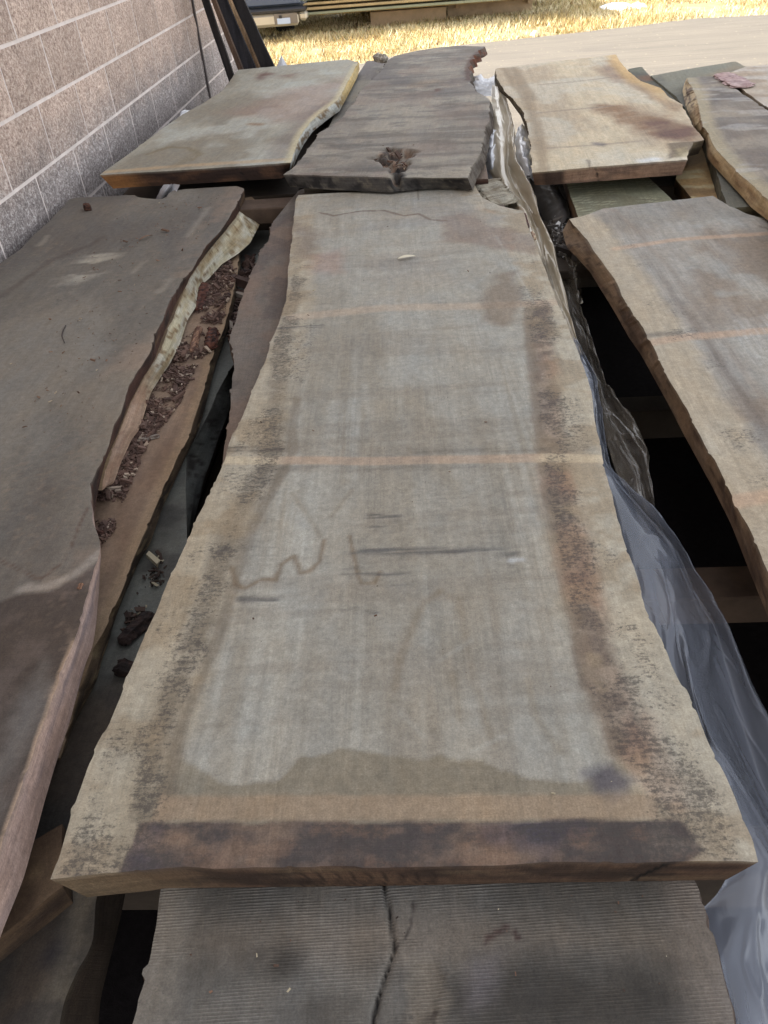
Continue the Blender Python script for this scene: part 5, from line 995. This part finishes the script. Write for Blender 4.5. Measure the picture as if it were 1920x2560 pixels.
# ------------------------------------------------------------------ pile of lumber on bunks beyond the drive
lr = empty('lumber_pile', (0, 13.9, GZ)); tag(lr, 'pile of stacked pale boards on timber bunks on the sunlit grass', 'lumber pile')
M_lum = flat_mat('sawn_lumber', (170, 150, 112), .8, .2, 8, .3, 30); M_lum2 = flat_mat('green_sawn_lumber', (140, 142, 118), .8, .2, 8, .3, 30); M_bunk = flat_mat('bunk_timber', (190, 166, 136), .85, .25, 6, .4, 24)
def cb(nm, lo, hi, mt): return child(nm, box_mesh(nm, lo, hi, mt, bevel=.003), lr)
P1, P2 = ony(1122, 38, 13.84), ony(1325, 27, 13.7)
cb('bunk', (.47, 13.70, GZ-.03), (1.70, 13.85, GZ+.17), M_bunk); cb('bunk', (-.66, 13.45, GZ-.03), (.44, 13.6, GZ+.15), M_bunk)
cb('bunk', (-.9, 15.0, GZ-.03), (1.9, 15.15, GZ+.17), M_bunk)
for x in (-.58, .62, 1.66): cb('post', (x-.035, 13.62, GZ+.10), (x+.035, 13.69, GZ+.198), M_bunk)
zz = GZ+.20
for lay in range(9):
    x = -1.62+rng.uniform(-.05, .05)
    cb('sticker', (-1.5, 13.1+.02*lay, zz), (1.85, 13.16+.02*lay, zz+.022), M_lum); cb('sticker', (-1.5, 15.2, zz), (1.85, 15.26, zz+.022), M_lum)
    zz += .0245
    for k in range(9):
        yk = 12.95+k*.27+rng.uniform(-.01, .01)
        cb('board', (-1.62+rng.uniform(-.12, .06), yk, zz), (1.85+rng.uniform(-.1, .1), yk+.24, zz+.03), M_lum if (lay+k) % 3 else M_lum2)
    zz += .033
M_dkgr = flat_mat('dark_bark', (70, 54, 40), .9)

# ------------------------------------------------------------------ pickup truck, rear end in view
tk = empty('pickup_truck', tuple(onz(690, 60, -1.05)[:2])+(GZ,)); tag(tk, 'silver pickup truck parked on the grass, rear bumper showing behind the leaning planks', 'pickup truck')
def mt(nm, col, rough, metal, spec=.5): return flat_mat(nm, col, rough, .05, 5, 0, 1, metal, spec)
M_chr = mt('bumper_silver', (190, 184, 172), .35, .3); M_blk = mt('black_plastic', (34, 33, 36), .5, 0); M_pnt = mt('blue_grey_paint', (92, 104, 124), .2, .4); M_tyre = mt('tyre', (24, 23, 23), .9, 0); M_gls = mt('dark_glass', (40, 58, 70), .08, 0, 1.)
M_pla = mt('licence_plate', (176, 190, 214), .5, 0)
bL, bR = onz(600, 60, -1.12), onz(764, 28, -1.0)
TY = 12.6
xr = ony(766, 30, TY)[0]; xl = xr-1.95; zb_ = ony(690, 72, TY)[2]; zt_ = ony(690, 27, TY)[2]
def tb_(nm, lo, hi, mt_, bevel=.02, root=tk): return child(nm, box_mesh(nm, lo, hi, mt_, bevel=bevel), root)
bm_ = tb_('bumper', (xl, TY, zb_+.02), (xr-.12, TY+.22, zt_-.03), M_chr, .035)
tb_('bumper_end', (xr-.119, TY+.03, zb_+.07), (xr, TY+.22, zt_-.032), M_chr, .03)
tb_('step_pad', (xl, TY-.015, zt_-.029), (xr-.01, TY+.24, zt_+.012), M_blk, .008)
xc = ony(715, 50, TY)[0]
fr = tb_('plate_recess', (xc-.16, TY-.008, zb_+.05), (xc+.16, TY-.001, zt_-.04), mt('recess_grey', (120, 112, 104), .6, .2), .002)
tb_('licence_plate', (xc-.12, TY-.018, zb_+.05), (xc+.06, TY-.010, zb_+.12), M_pla, .002)
tb_('plate_lamp', (xc-.09, TY-.022, zt_-.09), (xc-.05, TY-.010, zt_-.055), M_blk, .002)
tb_('tailgate', (xl+.1, TY+.27, zt_+.03), (xr-.1, TY+.34, zt_+.55), M_pnt, .02)
tb_('bed_body', (xl+.02, TY+.345, zt_-.02), (xr-.02, TY+2.3, zt_+.55), M_pnt, .05)
tb_('tail_light', (xl+.0, TY+.27, zt_+.15), (xl+.095, TY+.34, zt_+.5), mt('red_lens', (150, 20, 20), .2, 0)); tb_('tail_light', (xr-.095, TY+.27, zt_+.15), (xr, TY+.34, zt_+.5), mt('red_lens', (150, 20, 20), .2, 0))
tb_('cab', (xl+.1, TY+2.32, zt_-.02), (xr-.1, TY+4.2, zt_+1.05), M_pnt, .12); tb_('rear_window', (xl+.3, TY+2.30, zt_+.6), (xr-.3, TY+2.318, zt_+.92), M_gls, .005)
tb_('hood', (xl+.05, TY+4.21, zt_-.05), (xr-.05, TY+5.4, zt_+.5), M_pnt, .1)
import bmesh
def wheel(x, y):
    for nm, r_, wd, mt_ in (('tyre', .37, .24, M_tyre), ('rim', .22, .25, M_chr)):
        bm = bmesh.new(); bmesh.ops.create_cone(bm, cap_ends=True, segments=32, radius1=r_, radius2=r_, depth=wd, matrix=Matrix.Rotation(math.pi/2, 4, 'Y')); bmesh.ops.bevel(bm, geom=[e for e in bm.edges if len(e.link_faces) == 2 and any(len(f_.verts) > 8 for f_ in e.link_faces)], offset=.02, segments=2, affect='EDGES')
        me = bpy.data.meshes.new(nm); bm.to_mesh(me); bm.free(); me.materials.append(mt_); o = child(nm, me, tk); o.location = (x, y, GZ+.35)
for x in (xl+.45, xr-.45):
    for y in (TY+1.0, TY+4.4): wheel(x, y)

# pale cone shaped sheet tip beyond the planks
p = onz(705, 182, -.93); pt = ony(703, 138, p[1])
n = 14; V = [tuple(pt)]+[(p[0]+.19*math.cos(2*math.pi*i/n)*(1+.15*math.sin(3*i)), p[1]+.12*math.sin(2*math.pi*i/n), p[2]-.25) for i in range(n)]
tag(put('tarp_peak', mesh_np('tarp_peak', np.array(V)-np.array(p), [[[0, 1+i, 1+(i+1) % n] for i in range(n)]], mat=M_pl4, smooth_sh=False), loc=p), 'pale peaked tip of tarp standing behind the cream-grey slab', 'tarp')
